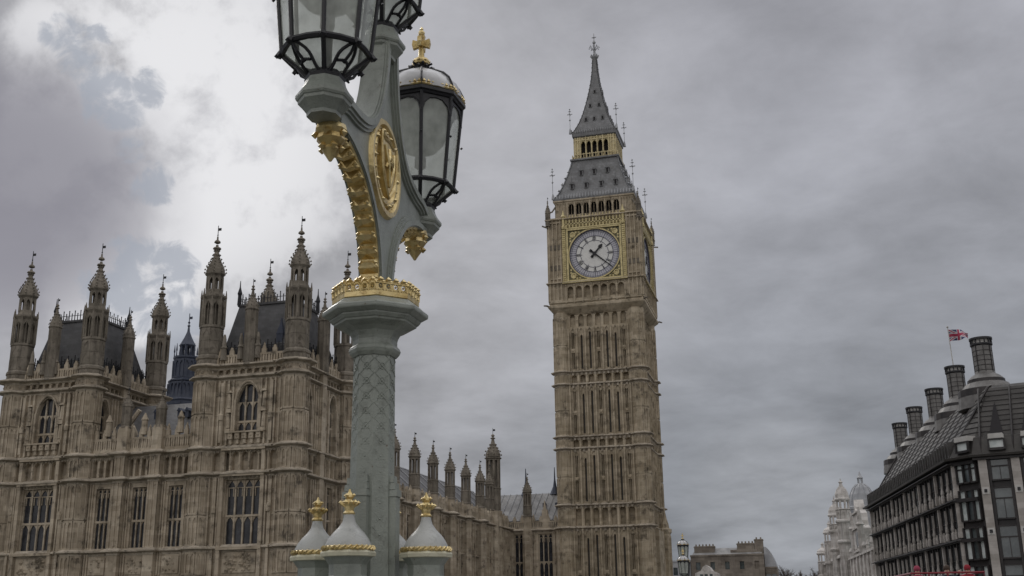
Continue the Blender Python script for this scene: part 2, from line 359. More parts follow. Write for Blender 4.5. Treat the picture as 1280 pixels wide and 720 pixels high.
# ------------------------------------------------------------------ gothic vocabulary
def oct_panels(mb, cx, cy, r, z0, z1, n=2, proud=.07, w=.09, rot=22.5):
    """ribs and rails on the eight faces of an octagonal shaft"""
    for i in range(8):
        a = radians(rot+45*i); b = radians(rot+45*(i+1)); p = Vector((cx+r*cos(a), cy+r*sin(a))); q = Vector((cx+r*cos(b), cy+r*sin(b)))
        u = (q-p); L = u.length; F = Fr(p, u, (u.y, -u.x)); 
        for k in range(n+1):
            c = L*k/n; c = min(max(c, w/2), L-w/2); mb.box(F, c-w/2, c+w/2, -.02, proud, z0, z1)
        mb.box(F, 0, L, -.02, proud*.9, z0, z0+w*1.3); mb.box(F, 0, L, -.02, proud*.9, z1-w*1.3, z1)
        for k in range(n):                                # little pointed panel heads
            c0, c1 = L*k/n+w/2, L*(k+1)/n-w/2; m = (c0+c1)/2; h = (c1-c0)*.9
            for e in (c0, c1): mb.prismo([(e, z1-w-h), (e, z1-w), (m, z1-w)], F, -.01, proud*.8)
def parapet(mb, F, u0, u1, o, z0, z1, step=.55, th=.22):
    h = z1-z0; mb.box(F, u0, u1, o-th, o, z0, z0+.16*h); mb.box(F, u0, u1, o-th*.9, o-.02, z0+.52*h, z0+.62*h)
    n = max(2, int(round((u1-u0)/step))); w = (u1-u0)/n
    for i in range(n+1):
        u = u0+w*i; mb.box(F, u-.07, u+.07, o-th, o+.01, z0+.15*h, z0+.62*h)
    for i in range(n):
        c = u0+w*(i+.5); mb.box(F, c-w*.17, c+w*.17, o-th*.8, o-.03, z0+.15*h, z0+.53*h)
        if i % 2 == 0:
            mb.box(F, c-w*.42, c+w*.42, o-th*.95, o-.01, z0+.6*h, z0+.84*h); mb.box(F, c-w*.3, c+w*.3, o-th*.9, o-.015, z0+.84*h, z1, tu=w*.16)
        if i % 4 == 0: mb.knob(*F(c, o-th/2, z1+.08), .11, 2)
def carve(mb, F, u0, u1, o, z0, z1, n, r=.14):
    for k in range(n):
        mb.knob(*F(u0+(u1-u0)*random.random(), o, z0+(z1-z0)*random.random()), r*random.uniform(.6, 1.2), 1.3)
def pinnacle_mesh(r, zs, zt, slits=True, sq=False):
    """octagonal pinnacle, base z=0, shaft up to zs, vane tip at zt"""
    b = MB(); h = zt-zs
    if slits:
        zb = zs*.42; b.lathe(0, 0, [(r*1.15, 0), (r*1.15, .15), (r, .25), (r, zb), (r*1.12, zb+.05), (r*1.12, zb+.15), (r*.9, zb+.2)])
        for i in range(8):
            a = radians(22.5+45*i); w = r*.15; x, y = r*.86*cos(a), r*.86*sin(a); b.lathe(x, y, [(w, zb), (w, zs-.1)], 4, 22.5+45*i)
        b.lathe(0, 0, [(r*.42, zb), (r*.42, zs)]); oct_panels(b, 0, 0, r, .28, zb-.02, 1, .03, .07)
    else:
        b.lathe(0, 0, [(r*1.1, 0), (r*1.1, .12), (r, .2), (r, zs)]); oct_panels(b, 0, 0, r, .3, zs-.1, 1, .035, .08)
    b.lathe(0, 0, [(r*.98, zs-.28), (r*1.0, zs-.12), (r*1.2, zs), (r*1.2, zs+.1), (r*1.0, zs+.16)])
    sp = [(1.06, .05), (1.0, .17), (.72, .30), (.46, .40), (.30, .50), (.19, .62), (.13, .72)]
    s = MB(); s.lathe(0, 0, [(r*k, zs+h*t) for k, t in sp])
    for i in range(8):
        a = radians(22.5+45*i)
        for (k, t) in ((1.16, .12), (1.02, .24), (.68, .345), (.44, .45)): s.knob(r*k*cos(a), r*k*sin(a), zs+h*t, r*.15)
    s.lathe(0, 0, [(r*.12, zs+h*.62), (r*.36, zs+h*.655), (r*.34, zs+h*.675), (r*.12, zs+h*.70)])
    s.lathe(0, 0, [(r*.1, zs+h*.71), (r*.28, zs+h*.74), (r*.24, zs+h*.765), (r*.08, zs+h*.80)])
    v = MB(); v.tube([(0, 0, zs+h*.78), (0, 0, zt)], .03, 5); v.box(ID, 0, r*.35, -.012, .012, zs+h*.90, zs+h*.96)
    return b, s, v
def pinnacle(parent, r, zs, zt, loc, off, slits=True, m=None, name='pinnacle'):
    b, s, v = pinnacle_mesh(r, zs, zt, slits); o = b.build(name, m or STONE_D, parent); o.location = Vector(loc)-Vector(off)
    s.build('spirelet', STONE_D, o); v.build('weather_vane', IRON, o); return o
def at(o, parent, loc, off):
    c = copy_tree(o, parent); c.location = Vector(loc)-Vector(off); return c
def cresting(mb, pts, z, h, step=.35):
    for p, q in zip(pts, pts[1:]+pts[:1]):
        p, q = Vector(p), Vector(q); L = (q-p).length; n = max(1, int(L/step)); F = Fr(p, q-p, ((q-p).y, -(q-p).x))
        mb.box(F, 0, L, -.03, .03, z, z+.06); mb.box(F, 0, L, -.02, .02, z+h*.5, z+h*.55)
        for k in range(n+1):
            u = L*k/n; mb.box(F, u-.035, u+.035, -.025, .025, z, z+h*(1 if k % 2 else .72)); mb.knob(*F(u, 0, z+h*(1 if k % 2 else .72)), .08)

# ------------------------------------------------------------------ the palace
PO = (-52, 84, GZ)
palace = thing('gothic_palace', 'sprawling brown limestone gothic palace with two pinnacled corner towers behind the near lamp', 'palace', PO)
def pb(mb, name, m=STONE, parent=palace): return mb.build(name, m, parent, PO)
TR = 1.15; TH = TR*cos(radians(22.5)); TK = TR*sin(radians(22.5))
def tower_plan(x0, x1, y0, y1, af=.42, as_=0.0, r=1.0):
    h, k = TH*r, TK*r; pts = []
    base = [(-as_, h), (-k, h), (-h, k), (-h, -k), (-k, -h), (k, -h), (h, -k), (h, -af)]
    for (cx, cy, fx, fy, rev) in ((x0, y0, 1, 1, 0), (x1, y0, -1, 1, 1), (x1, y1, -1, -1, 0), (x0, y1, 1, -1, 1)):
        q = [(cx+fx*a, cy+fy*b) for a, b in base]; pts += q[::-1] if rev else q
    return pts
L2, L1B, L1, CB, CT, PT = 7.55, 13.55, 15.7, 21.75, 22.75, 24.4
def big_turret():
    b = MB(); Z = 22.7
    b.lathe(0, 0, [(1.15, 0), (1.15, .75), (1.27, .85), (1.27, 1.05), (1.08, 1.2), (1.04, 3.55), (1.15, 3.65), (1.15, 3.85), (.95, 3.9)])
    oct_panels(b, 0, 0, 1.05, 1.3, 2.4, 1, .05, .1); oct_panels(b, 0, 0, 1.04, 2.45, 3.55, 1, .05, .1); oct_panels(b, 0, 0, 1.15, .05, .72, 2, .04, .08)
    for i in range(8):
        a = radians(22.5+45*i); b.lathe(.98*cos(a), .98*sin(a), [(.17, 3.8), (.15, 6.2)], 4, 22.5+45*i); b.lathe(1.12*cos(a), 1.12*sin(a), [(.09, 3.85), (.09, 6.4), (.12, 6.45), (.1, 6.6), (.03, 7.15)], 4, 45*i)
        F = Fr((.98*cos(a), .98*sin(a)), (cos(a+radians(112.5)), sin(a+radians(112.5))), (cos(a+radians(22.5)), sin(a+radians(22.5)))); L = 2*.98*sin(radians(22.5))
        for e, s in ((.1, 1), (L-.1, -1)): b.prismo([(e, 5.55), (e, 6.15), (L/2, 6.15), (L/2, 6.02)], F, -.12, .03)
        b.box(F, L/2-.04, L/2+.04, -.08, .0, 3.85, 6.1)
    b.lathe(0, 0, [(.42, 3.85), (.42, 6.2)])
    b.lathe(0, 0, [(.95, 6.1), (1.02, 6.25), (1.16, 6.45), (1.16, 6.62), (.86, 6.72), (.80, 6.9), (.80, 7.15)])
    for i in range(8):
        a = radians(22.5+45*i); b.lathe(.70*cos(a), .70*sin(a), [(.12, 7.1), (.11, 8.4)], 4, 22.5+45*i)
        F = Fr((.7*cos(a), .7*sin(a)), (cos(a+radians(112.5)), sin(a+radians(112.5))), (cos(a+radians(22.5)), sin(a+radians(22.5)))); L = 2*.7*sin(radians(22.5))
        for e in (.07, L-.07): b.prismo([(e, 7.95), (e, 8.35), (L/2, 8.35), (L/2, 8.28)], F, -.09, .02)
    b.lathe(0, 0, [(.3, 7.1), (.3, 8.4)]); b.lathe(0, 0, [(.72, 8.3), (.78, 8.42), (.95, 8.6), (.95, 8.74), (.84, 8.8)])
    s = MB(); s.lathe(0, 0, [(.88, 8.74), (.86, 9.05), (.76, 9.35), (.58, 9.68), (.40, 10.0), (.27, 10.4), (.18, 10.9), (.12, 11.4)])
    for i in range(8):
        a = radians(22.5+45*i)
        for r, z in ((.99, 8.8), (.97, 9.1), (.84, 9.42), (.66, 9.74), (.48, 10.06), (.34, 10.44), (.24, 10.85)): s.knob(r*cos(a), r*sin(a), z, .11)
    s.lathe(0, 0, [(.1, 10.9), (.40, 11.02), (.36, 11.14), (.1, 11.25)]); s.lathe(0, 0, [(.09, 11.5), (.31, 11.62), (.27, 11.76), (.09, 11.9), (.07, 12.2)])
    v = MB(); v.tube([(0, 0, 11.9), (0, 0, 13.25)], .035, 5); v.box(ID, 0, .34, -.015, .015, 12.75, 13.0); v.knob(0, 0, 12.35, .1)
    o = b.build('turret', STONE_D, palace); s.build('spirelet', STONE_D, o); v.build('weather_vane', IRON, o); return o
proto = None
def corner_turret(x, y, tz=1.0):
    global proto
    loc = (x, y, 22.7)
    if proto is None: proto = big_turret(); proto.location = Vector(loc)-Vector(PO)
    else: at(proto, palace, loc, PO).scale = (.94, .94, tz)
    if proto.location == Vector(loc)-Vector(PO): proto.scale = (.94, .94, tz)
MIDP = None; MOULD = [(0, -.30), (.05, -.26), (.07, -.12), (.36, -.04), (.48, .0), (.48, .11), (.30, .17), (0, .32)]
def mz(z, k=1.0): return [(d*k, z+t) for d, t in MOULD]
def palace_tower(x0, x1, y0, y1):
    b = MB(); W = x1-x0; Dp = y1-y0
    for cx in (x0, x1):
        for cy in (y0, y1):
            b.lathe(cx, cy, [(TR, GZ), (TR, 22.75)])
            oct_panels(b, cx, cy, TR, 15.9, 18.6, 2, .10, .11); oct_panels(b, cx, cy, TR, 18.7, 21.5, 2, .10, .11); oct_panels(b, cx, cy, TR, 13.8, 15.45, 2, .11, .1)
            oct_panels(b, cx, cy, TR, 7.8, 10.2, 2, .10, .11); oct_panels(b, cx, cy, TR, 10.3, 13.3, 2, .10, .11); oct_panels(b, cx, cy, TR, 5.5, 7.3, 2, .10, .11); oct_panels(b, cx, cy, TR, 22.0, 22.6, 2, .06, .08)
    for F, L, kind in ((Fr((x0, y0-.42), (1, 0), (0, -1)), W, 'front'), (Fr((x1, y0), (0, 1), (1, 0)), Dp, 'side'), (Fr((x1, y1+.42), (-1, 0), (0, 1)), W, 'back'), (Fr((x0, y1), (0, -1), (-1, 0)), Dp, 'side2')):
        a, e = TH, L-TH; m = L/2
        if kind == 'front': ups = [(m-1.02, m+1.02, 17.0, 21.15, 1.5)]; lows = [(m-1.6, m+1.6, 7.75, 13.1, 0)]
        elif kind in ('side', 'side2'): ups = [(c-.75, c+.75, 15.95, 21.1, 1.25) for c in (2.25, L-2.6)]; lows = [(c-.72, c+.72, 7.75, 13.0, 0) for c in (2.25, L-2.6)]
        else: ups = []; lows = []
        wall_open(b, F, a, e, 15.7, 21.75, 0, ups, .45); wall_open(b, F, a, e, L2, L1B, 0, lows, .4); wall_open(b, F, a, e, GZ, L2, 0, [], .3)
        n = max(3, int((e-a)/.8)); wall_open(b, F, a, e, L1B, L1, 0, arcade_ops(a, e, 13.85, 15.4, n, .74, .35), .4, True)
        wall_open(b, F, a, e, CB, CT, 0, arcade_ops(a, e, 21.95, 22.5, int(n*1.4), .7, .2), .35, True)
        for u in [a+(e-a)*k/n for k in range(n+1)]: b.box(F, u-.07, u+.07, -.02, .1, 13.75, 15.5)
        occupied = [(p[0]-.25, p[1]+.25) for p in ups]; occ2 = [(p[0]-.2, p[1]+.2) for p in lows]
        k = int((e-a)/.42)
        for i in range(k+1):
            u = a+(e-a)*i/k
            if not any(p < u < q for p, q in occupied): b.box(F, u-.07, u+.07, -.02, .24, 15.95, 21.5); b.box(F, u-.05, u+.05, -.02, .2, 15.95, 17.0)
            if not any(p < u < q for p, q in occ2): b.box(F, u-.07, u+.07, -.02, .24, 7.8, 13.3)
        for z in (18.55, 20.3): 
            for p, q in zip([a]+[x for _, x in occupied], [x for x, _ in occupied]+[e]): b.box(F, p, q, -.02, .07, z-.05, z+.05)
        for z in (10.2, 12.3):
            for p, q in zip([a]+[x for _, x in occ2], [x for x, _ in occ2]+[e]): b.box(F, p, q, -.02, .075, z-.05, z+.05)
        for ua, ub, za, zb, rise in ups:                 # hood mould and jamb shafts
            for u in (ua-.1, ub+.1): b.box(F, u-.1, u+.1, -.02, .2, za, zb-rise*.9)
            pts = arch_pts(ua-.12, ub+.12, zb-rise, zb+.22); b.tube([F(u, .08, z) for u, z in pts], .1, 6)
        if kind == 'front':
            for s in (-1, 1):                             # statue niches with canopies beside the arched window
                for z in (17.4, 19.1):
                    c = m+s*1.62; b.box(F, c-.24, c+.24, -.02, .32, z-.35, z-.05, tu=.05); b.lathe(*F(c, .2, 0)[:2], [(.17, z), (.14, z+.6), (.09, z+.95), (.1, z+1.1), (.04, z+1.25)], 8); b.box(F, c-.26, c+.26, .0, .36, z+1.3, z+1.5, tu=.1, to=.05)
                c = m+s*2.3; b.box(F, c-.13, c+.13, -.02, .3, 16.2, 21.3); b.lathe(*F(c, .25, 0)[:2], [(.2, 18.1), (.24, 18.5), (.1, 18.7)], 8)
            for i in range(5):
                c = m-1.3+.65*i; b.box(F, c-.2, c+.2, -.02, .42, 16.45, 16.95); b.box(F, c-.12, c+.12, -.02, .3, 16.05, 16.45); b.knob(*F(c, .42, 16.7), .12)
            b.box(F, m-1.75, m+1.75, -.02, .5, 16.95, 17.08)
            for s in (-1, 1):                              # the shallow oriel piers round the big window
                c = m+s*1.85; b.box(F, c-.16, c+.16, -.02, .35, GZ, 15.45); c = m+s*2.5; b.box(F, c-.12, c+.12, -.02, .22, GZ, 13.3); b.lathe(*F(c-s*.02, .25, 0)[:2], [(.18, 10.4), (.22, 10.8), (.1, 11.1)], 8)
            b.box(F, m-2.02, m+2.02, -.02, .45, 13.35, 13.62); b.box(F, m-2.02, m+2.02, -.02, .45, 15.5, 15.78); b.box(F, m-2.02, m+2.02, -.02, .42, 7.42, 7.66)
            b.box(F, m-1.5, m+1.5, -.02, .12, 5.6, 7.2); carve(b, F, m-1.3, m+1.3, .14, 5.75, 7.1, 46, .17)
        if kind == 'side': b.box(F, m-.42, m+.42, -.02, .4, GZ, 24.5)
        parapet(b, F, a, e, .05, CT, PT, .5)
        for ua, ub, za, zb, rise in ups: gothic_window(palace, PO, F, ua, ub, za, zb, rise, -.4, 3 if kind == 'front' else 2, (17.95,) if kind == 'front' else (18.3,))
        for ua, ub, za, zb, rise in lows: gothic_window(palace, PO, F, ua, ub, za, zb, 0, -.35, 4 if kind == 'front' else 2, (10.15,))
    pl = tower_plan(x0, x1, y0, y1)
    mo = MB()
    for z, k in ((L2, .8), (L1B, 1.1), (L1, 1.0), (CB, .9), (CT, 1.25)): moulding(mo, pl, mz(z, k))
    for (cx, cy) in ((x0, y0), (x1, y0), (x1, y1), (x0, y1)):      # carved bosses under the cornice and courses
        for i in range(8):
            a = radians(45*i)
            for zz, rr in ((CB+.5, TH+.08), (L1B-.3, TH+.12), (L1-.3, TH+.1)): mo.knob(cx+rr*cos(a), cy+rr*sin(a), zz, .13, 1.4)
    for i in range(16): mo.knob(x0+1.3+(W-2.6)*i/15, y0-.56, L1B-.25, .12, 1.3); mo.knob(x0+1.3+(W-2.6)*i/15, y0-.55, L1-.26, .11, 1.3)
    pb(b, 'tower_wall'); pb(mo, 'moulding', COURSE)
    # steep slate pavilion roof with iron cresting
    r = MB(); bx0, bx1, by0, by1 = x0+.3, x1-.5, y0+1.3, y1-.9; tx0, tx1, ty0, ty1 = x0+.9, x1-1.7, y0+2.9, y1-2.7
    R = lambda a, b_, c, d, z: [(a, c, z), (b_, c, z), (b_, d, z), (a, d, z)]
    r.loft([R(bx0, bx1, by0, by1, 22.9), R(bx0+.15, bx1-.15, by0+.2, by1-.2, 24.8), R(tx0, tx1, ty0, ty1, 29.0), R(tx0-.1, tx1+.1, ty0-.1, ty1+.1, 29.05), R(tx0-.1, tx1+.1, ty0-.1, ty1+.1, 29.25)])
    ro = pb(r, 'roof', SLATE)
    c = MB(); cresting(c, [(tx0, ty0), (tx1, ty0), (tx1, ty1), (tx0, ty1)], 29.2, .95, .3)
    for x, y in ((tx0, ty0), (tx1, ty0), (tx1, ty1), (tx0, ty1)): c.lathe(x, y, [(.2, 29.2), (.16, 30.1), (.22, 30.3), (.06, 30.9), (.03, 31.5)])
    c.build('cresting', IRON, ro, PO); c = MB(); cresting(c, [(bx0, by0-.2), (bx1, by0-.2), (bx1, by1), (bx0, by1)], 24.3, 1.0, .35)
    c.build('cresting', IRON, ro, PO)
    mx = (x0+x1)/2                                         # small dormers on the front slope
    for cx in (mx+1.6, mx-1.7):
        d = MB(); d.box(ID, cx-.3, cx+.3, by0+.3, by0+2.0, 24.5, 25.9); d.lathe(cx, by0+.6, [(.45, 25.9), (.12, 26.9), (.05, 27.4)], 4, 45); d.build('dormer', LEAD, ro, PO)
    for cx, cy in ((x0, y0), (x1, y0), (x1, y1), (x0, y1)): corner_turret(cx, cy, .965 if x0 < -60 else 1.0)
    global MIDP
    for cx, cy in ((mx, y0-.55), (x1+.12, (y0+y1)/2), (mx, y1+.3)):
        if MIDP is None: MIDP = pinnacle(palace, .52, 4.9, 7.7, (cx, cy, 22.7), PO, False)
        else: at(MIDP, palace, (cx, cy, 22.7), PO)
    for cx in (x0+2.5, mx-.0, x1-2.5):                      # the little parapet statues
        sp = MB(); sp.lathe(cx-.9, y0-.5, [(.3, 23.3), (.22, 24.3), (.3, 24.4), (.2, 24.6), (.16, 25.2), (.08, 25.6)], 8)
        pb(sp, 'parapet_statue', STONE_D)
palace_tower(-49.6, -41.4, 83.5, 93.6)
palace_tower(-68.95, -61.45, 83.5, 93.6)

# centre range between the two towers
cx0, cx1, cy = -60.4, -50.65, 83.35
b = MB(); F = Fr((0, cy), (1, 0), (0, -1)); wins = [(c-.68, c+.68, 7.75, 12.9, 0) for c in (-58.95, -55.4, -51.95)]; piers = (-57.2, -53.8)
wall_open(b, F, cx0, cx1, L2, L1B, 0, wins, .4); wall_open(b, F, cx0, cx1, GZ, L2, 0, [], .3)
ops = []
for c0, c1 in ((cx0+.1, -57.7), (-56.7, -54.3), (-53.3, cx1-.1)): ops += arcade_ops(c0, c1, 13.85, 15.4, 4, .7, .35)
wall_open(b, F, cx0, cx1, L1B, L1, 0, ops, .5, True)
for p in piers:
    b.box(F, p-.48, p+.48, -.02, .55, GZ, 17.9); b.box(F, p-.4, p+.4, -.3, .5, 17.9, 18.1)
    for s in (-.42, 0, .42): b.box(F, p+s-.06, p+s+.06, .5, .62, 7.8, 13.3); b.box(F, p+s-.06, p+s+.06, .5, .62, 13.8, 15.5)
for wd in wins:
    gothic_window(palace, PO, F, *wd, -.35, 3, (10.1,))
    for s in (wd[0]-.28, wd[0]-.52, wd[1]+.28, wd[1]+.52): b.box(F, s-.06, s+.06, -.02, .12, 5.6, 13.3)
    b.box(F, wd[0]-.1, wd[1]+.1, -.02, .2, 7.55, 7.8); b.box(F, wd[0]-.1, wd[1]+.1, -.02, .1, 5.7, 7.1); carve(b, F, wd[0], wd[1], .1, 5.85, 7, 12, .14)
for c0, c1 in ((cx0, -57.7), (-56.7, -54.3), (-53.3, cx1)):
    parapet(b, F, c0, c1, .08, L1+.2, 18.0, .42, .3); c = (c0+c1)/2; b.lathe(c, cy+.1, [(.3, 17.4), (.25, 18.6), (.32, 18.7), (.05, 19.3)], 8)
pb(b, 'range_wall')
pl = [(cx0, 92), (cx0, cy)]
for p in piers: pl += [(p-.48, cy), (p-.48, cy-.55), (p+.48, cy-.55), (p+.48, cy)]
pl += [(cx1, cy), (cx1, 92)]
mo = MB()
for z, k in ((L2, .8), (L1B, 1.1), (L1, 1.1)): moulding(mo, pl, mz(z, k))
for i in range(40):
    x = cx0+.2+(cx1-cx0-.4)*i/39
    mo.knob(x, cy-.07, L1-.27, .13, 1.4)
pb(mo, 'moulding', COURSE)
RP = None
for i, p in enumerate(piers):
    RP = pinnacle(palace, .42, 1.9, 3.6, (p, cy-.1, 18.0), PO, False) if i == 0 else at(RP, palace, (p, cy-.1, 17.6), PO)
r = MB(); r.loft([[(cx0-.9, 84.2, 16.2), (cx1+1.5, 84.2, 16.2), (cx1+1.5, 98, 16.2), (cx0-.9, 98, 16.2)], [(cx0-.9, 90.5, 21.4), (cx1+1.5, 90.5, 21.4), (cx1+1.5, 91, 21.4), (cx0-.9, 91, 21.4)]])
ro = pb(r, 'roof', SLATE_G)
for x in (-57.4, -55.0, -54.2, -52.1, -51.4):
    d = MB(); d.box(ID, x-.16, x+.16, 87.9, 89.2, 19.6, 20.2); d.loft([[(x-.22, 87.8, 20.2), (x+.22, 87.8, 20.2), (x+.22, 89.6, 20.2), (x-.22, 89.6, 20.2)], [(x-.02, 87.8, 20.5), (x+.02, 87.8, 20.5), (x+.02, 89.6, 20.5), (x-.02, 89.6, 20.5)]]); d.build('roof_vent', LEAD, ro, PO)
# gable and raking buttress against the left tower
b = MB(); b.prismo([(-59.4, 17.2), (-57.6, 17.2), (-59.4, 20.4)], Fr((0, 86.3), (1, 0), (0, -1)), -.2, .2); b.tube([(-59.2, 85.4, 17.6), (-57.4, 85.4, 20.0)], .2, 6); pb(b, 'raking_buttress', STONE)

# dark blue iron ventilation lantern behind the roofs
b = MB(); lx, ly = -68.35, 110.0
b.lathe(lx, ly, [(2.05, 14), (2.05, 25.6), (2.15, 25.8), (2.0, 26.0), (1.75, 27.9), (1.9, 28.0), (1.9, 28.15), (1.5, 28.3), (1.38, 30.6), (1.5, 30.75), (1.5, 30.95), (.85, 31.1)])
oct_panels(b, lx, ly, 1.85, 26.1, 27.8, 3, .12, .1); oct_panels(b, lx, ly, 1.42, 28.4, 30.5, 2, .12, .1); oct_panels(b, lx, ly, 2.05, 21.5, 25.4, 3, .1, .12)
lan = pb(b, 'ventilation_lantern', LEAD)
b = MB()
for i in range(8):
    a = radians(22.5+45*i); b.lathe(lx+.72*cos(a), ly+.72*sin(a), [(.12, 30.9), (.12, 32.3)], 4); b.lathe(lx+1.4*cos(a), ly+1.4*sin(a), [(.07, 30.9), (.05, 31.5), (.1, 31.55), (.02, 32.4)], 4)
b.lathe(lx, ly, [(.85, 32.2), (.95, 32.35), (.7, 32.8), (.4, 33.4), (.16, 34.0), (.1, 34.6), (.2, 34.7), (.05, 34.9)]); b.tube([(lx, ly, 34.8), (lx, ly, 36.2)], .05, 5); b.box(ID, lx, lx+.4, ly-.02, ly+.02, 35.5, 35.8); b.ball(lx, ly, 35.1, .14)
b.build('cupola', LEAD, lan, PO)

# north range running back to the clock tower, and the short wing that meets it
NX, NY0, NY1 = -41.15, 93.6, 150.5
pins = [99.7, 105.75, 111.8, 117.8, 123.85, 130.0, 136.0]
b = MB(); F = Fr((NX, 0), (0, 1), (1, 0)); NC = 13.3
wins = []
edges = [94.3]+pins+[144.3]
for p, q in zip(edges, edges[1:]):
    n = 2 if q-p > 5 else 1
    for k in range(n):
        c = p+(q-p)*(k+.5)/n; wins.append((c-.8, c+.8, 6.1, 12.2, 0))
wall_open(b, F, NY0, NY1, GZ, NC, 0, wins, .35)
for wd in wins[2:]: gothic_window(palace, PO, F, *wd, -.3, 2, (9.2,))
k = int((NY1-NY0)/.75)
for i in range(k):
    u = NY0+(NY1-NY0)*(i+.5)/k
    if not any(w[0]-.15 < u < w[1]+.15 for w in wins): b.box(F, u-.1, u+.1, -.02, .24, 5.2, 13.0)
    b.box(F, u-.07, u+.07, -.02, .12, 12.4, 13.1)
b.box(F, NY0, NY1, -.02, .14, 9.0, 9.15); b.box(F, NY0, NY1, -.02, .2, 5.0, 5.2)
for y in pins:
    b.lathe(NX+.1, y, [(.72, GZ), (.72, 13.3), (.62, 13.6), (.62, 15.1)]); oct_panels(b, NX+.1, y, .72, 5.4, 8.9, 1, .05, .1); oct_panels(b, NX+.1, y, .72, 9.2, 13.0, 1, .05, .1)
b.lathe(-41.9, 145.2, [(1.15, GZ), (1.15, 15.4)]); oct_panels(b, -41.9, 145.2, 1.15, 5, 13, 2, .06, .1); b.lathe(NX, 142.6, [(.7, GZ), (.7, 15.2)])
for p, q in zip([94.3]+pins+[142.6], pins+[142.6, 150]):
    parapet(b, F, p+.5, q-.5, .1, NC+.15, 15.1, .55, .3)
pb(b, 'range_wall', STONE)
mo = MB(); pl = [(-44, NY1)] ; pl = [(-44, NY0), (NX, NY0)]
for y in pins: pl += [(NX, y-.66), (NX+.5, y-.66), (NX+.78, y-.3), (NX+.78, y+.3), (NX+.5, y+.66), (NX, y+.66)]
pl += [(NX, NY1), (-44, NY1)]
moulding(mo, pl, mz(NC, 1.0))
for i in range(120): mo.knob(NX+.16, NY0+.3+i*.47, NC-.3, .12, 1.3)
pb(mo, 'moulding', COURSE)
np_ = pinnacle(palace, .58, 3.4, 6.1, (NX+.1, pins[0], 15.0), PO)
for y in pins[1:]: at(np_, palace, (NX+.1, y, 15.0), PO)
at(np_, palace, (NX-.6, 142.6, 15.3), PO)
bp = pinnacle(palace, .98, 7.2, 11.4, (-41.95, 145.2, 15.3), PO, True)
b = MB(); b.loft([[(NX-.6, NY0, 14.2), (NX-.6, 152, 14.2), (-53, 152, 14.2), (-53, NY0, 14.2)], [(-46.6, NY0, 18.7), (-46.6, 152, 18.7), (-47, 152, 18.7), (-47, NY0, 18.7)]]); ro = pb(b, 'roof', SLATE_G)
b = MB()
for i in range(16): b.tube([(NX-.62, 96+i*3.6, 14.25), (-46.6, 96+i*3.6, 18.78)], .06, 4)
b.tube([(-46.8, NY0, 18.8), (-46.8, 151.8, 18.8)], .14, 5); b.build('roof_rib', LEADP, ro, PO)
# short wing facing the river beside the clock tower
ex0, ex1, ey = -42.6, -33.9, 151.2
b = MB(); F = Fr((0, ey), (1, 0), (0, -1)); wins = [(-40.75, -39.45, 4.5, 12.7, 0), (-37.3, -35.3, 4.5, 12.7, 0)]
wall_open(b, F, ex0, ex1, GZ, 13.15, 0, wins, .45)
gothic_window(palace, PO, F, *wins[0], -.4, 2, (8.9,)); gothic_window(palace, PO, F, *wins[1], -.4, 3, (8.9,))
b.lathe(-38.75, ey-.05, [(.72, GZ), (.72, 13.3), (.6, 13.7), (.6, 15.0)]); oct_panels(b, -38.75, ey-.05, .72, 4, 13, 1, .05, .1)
b.lathe(-34.2, ey-.3, [(.55, GZ), (.55, 13.0), (.62, 13.2), (.35, 13.6), (.05, 14.8)])
for u in (-41.4, -41.0, -39.25, -37.8, -34.95): b.box(F, u-.09, u+.09, -.02, .18, GZ, 13.0)
parapet(b, F, -42, -39.3, .1, 13.3, 15.1, .5, .3); parapet(b, F, -38.2, -34, .1, 13.3, 15.1, .5, .3); b.box(F, -36.7, -35.9, -.3, .12, 13.3, 15.9); b.lathe(-36.3, ey, [(.3, 15.9), (.05, 17.2)], 4, 45)
pb(b, 'wing_wall'); mo = MB(); moulding(mo, [(ex0, 156), (ex0, ey), (ex1, ey), (ex1, 156)], mz(13.15, 1.0)); pb(mo, 'moulding', COURSE)
at(np_, palace, (-38.75, ey-.05, 15.0), PO)
b = MB(); b.loft([[(-46, ey+1, 14.6), (-33.9, ey+1, 14.6), (-33.9, 164, 14.6), (-46, 164, 14.6)], [(-45, 156.4, 18.7), (-33.9, 156.4, 18.7), (-33.9, 156.8, 18.7), (-45, 156.8, 18.7)]]); ro = pb(b, 'roof', SLATE_P)
b = MB()
for i in range(12): b.tube([(-45+i*.95, ey+1, 14.65), (-44.5+i*.95, 156.4, 18.75)], .07, 4)
b.build('roof_rib', LEADP, ro, PO)
for x in (-40.3, -36.0): b = MB(); b.lathe(x, 156.5, [(.75, 18.5), (.5, 19.1), (.25, 19.7), (.12, 20.6), (.05, 22.4)], 8); b.build('roof_spike', LEAD, ro, PO)
for x in (-39.4, -37.0, -35.2): b = MB(); b.box(ID, x-.16, x+.16, 153.6, 155, 16.5, 17.1); b.build('roof_vent', LEAD, ro, PO)

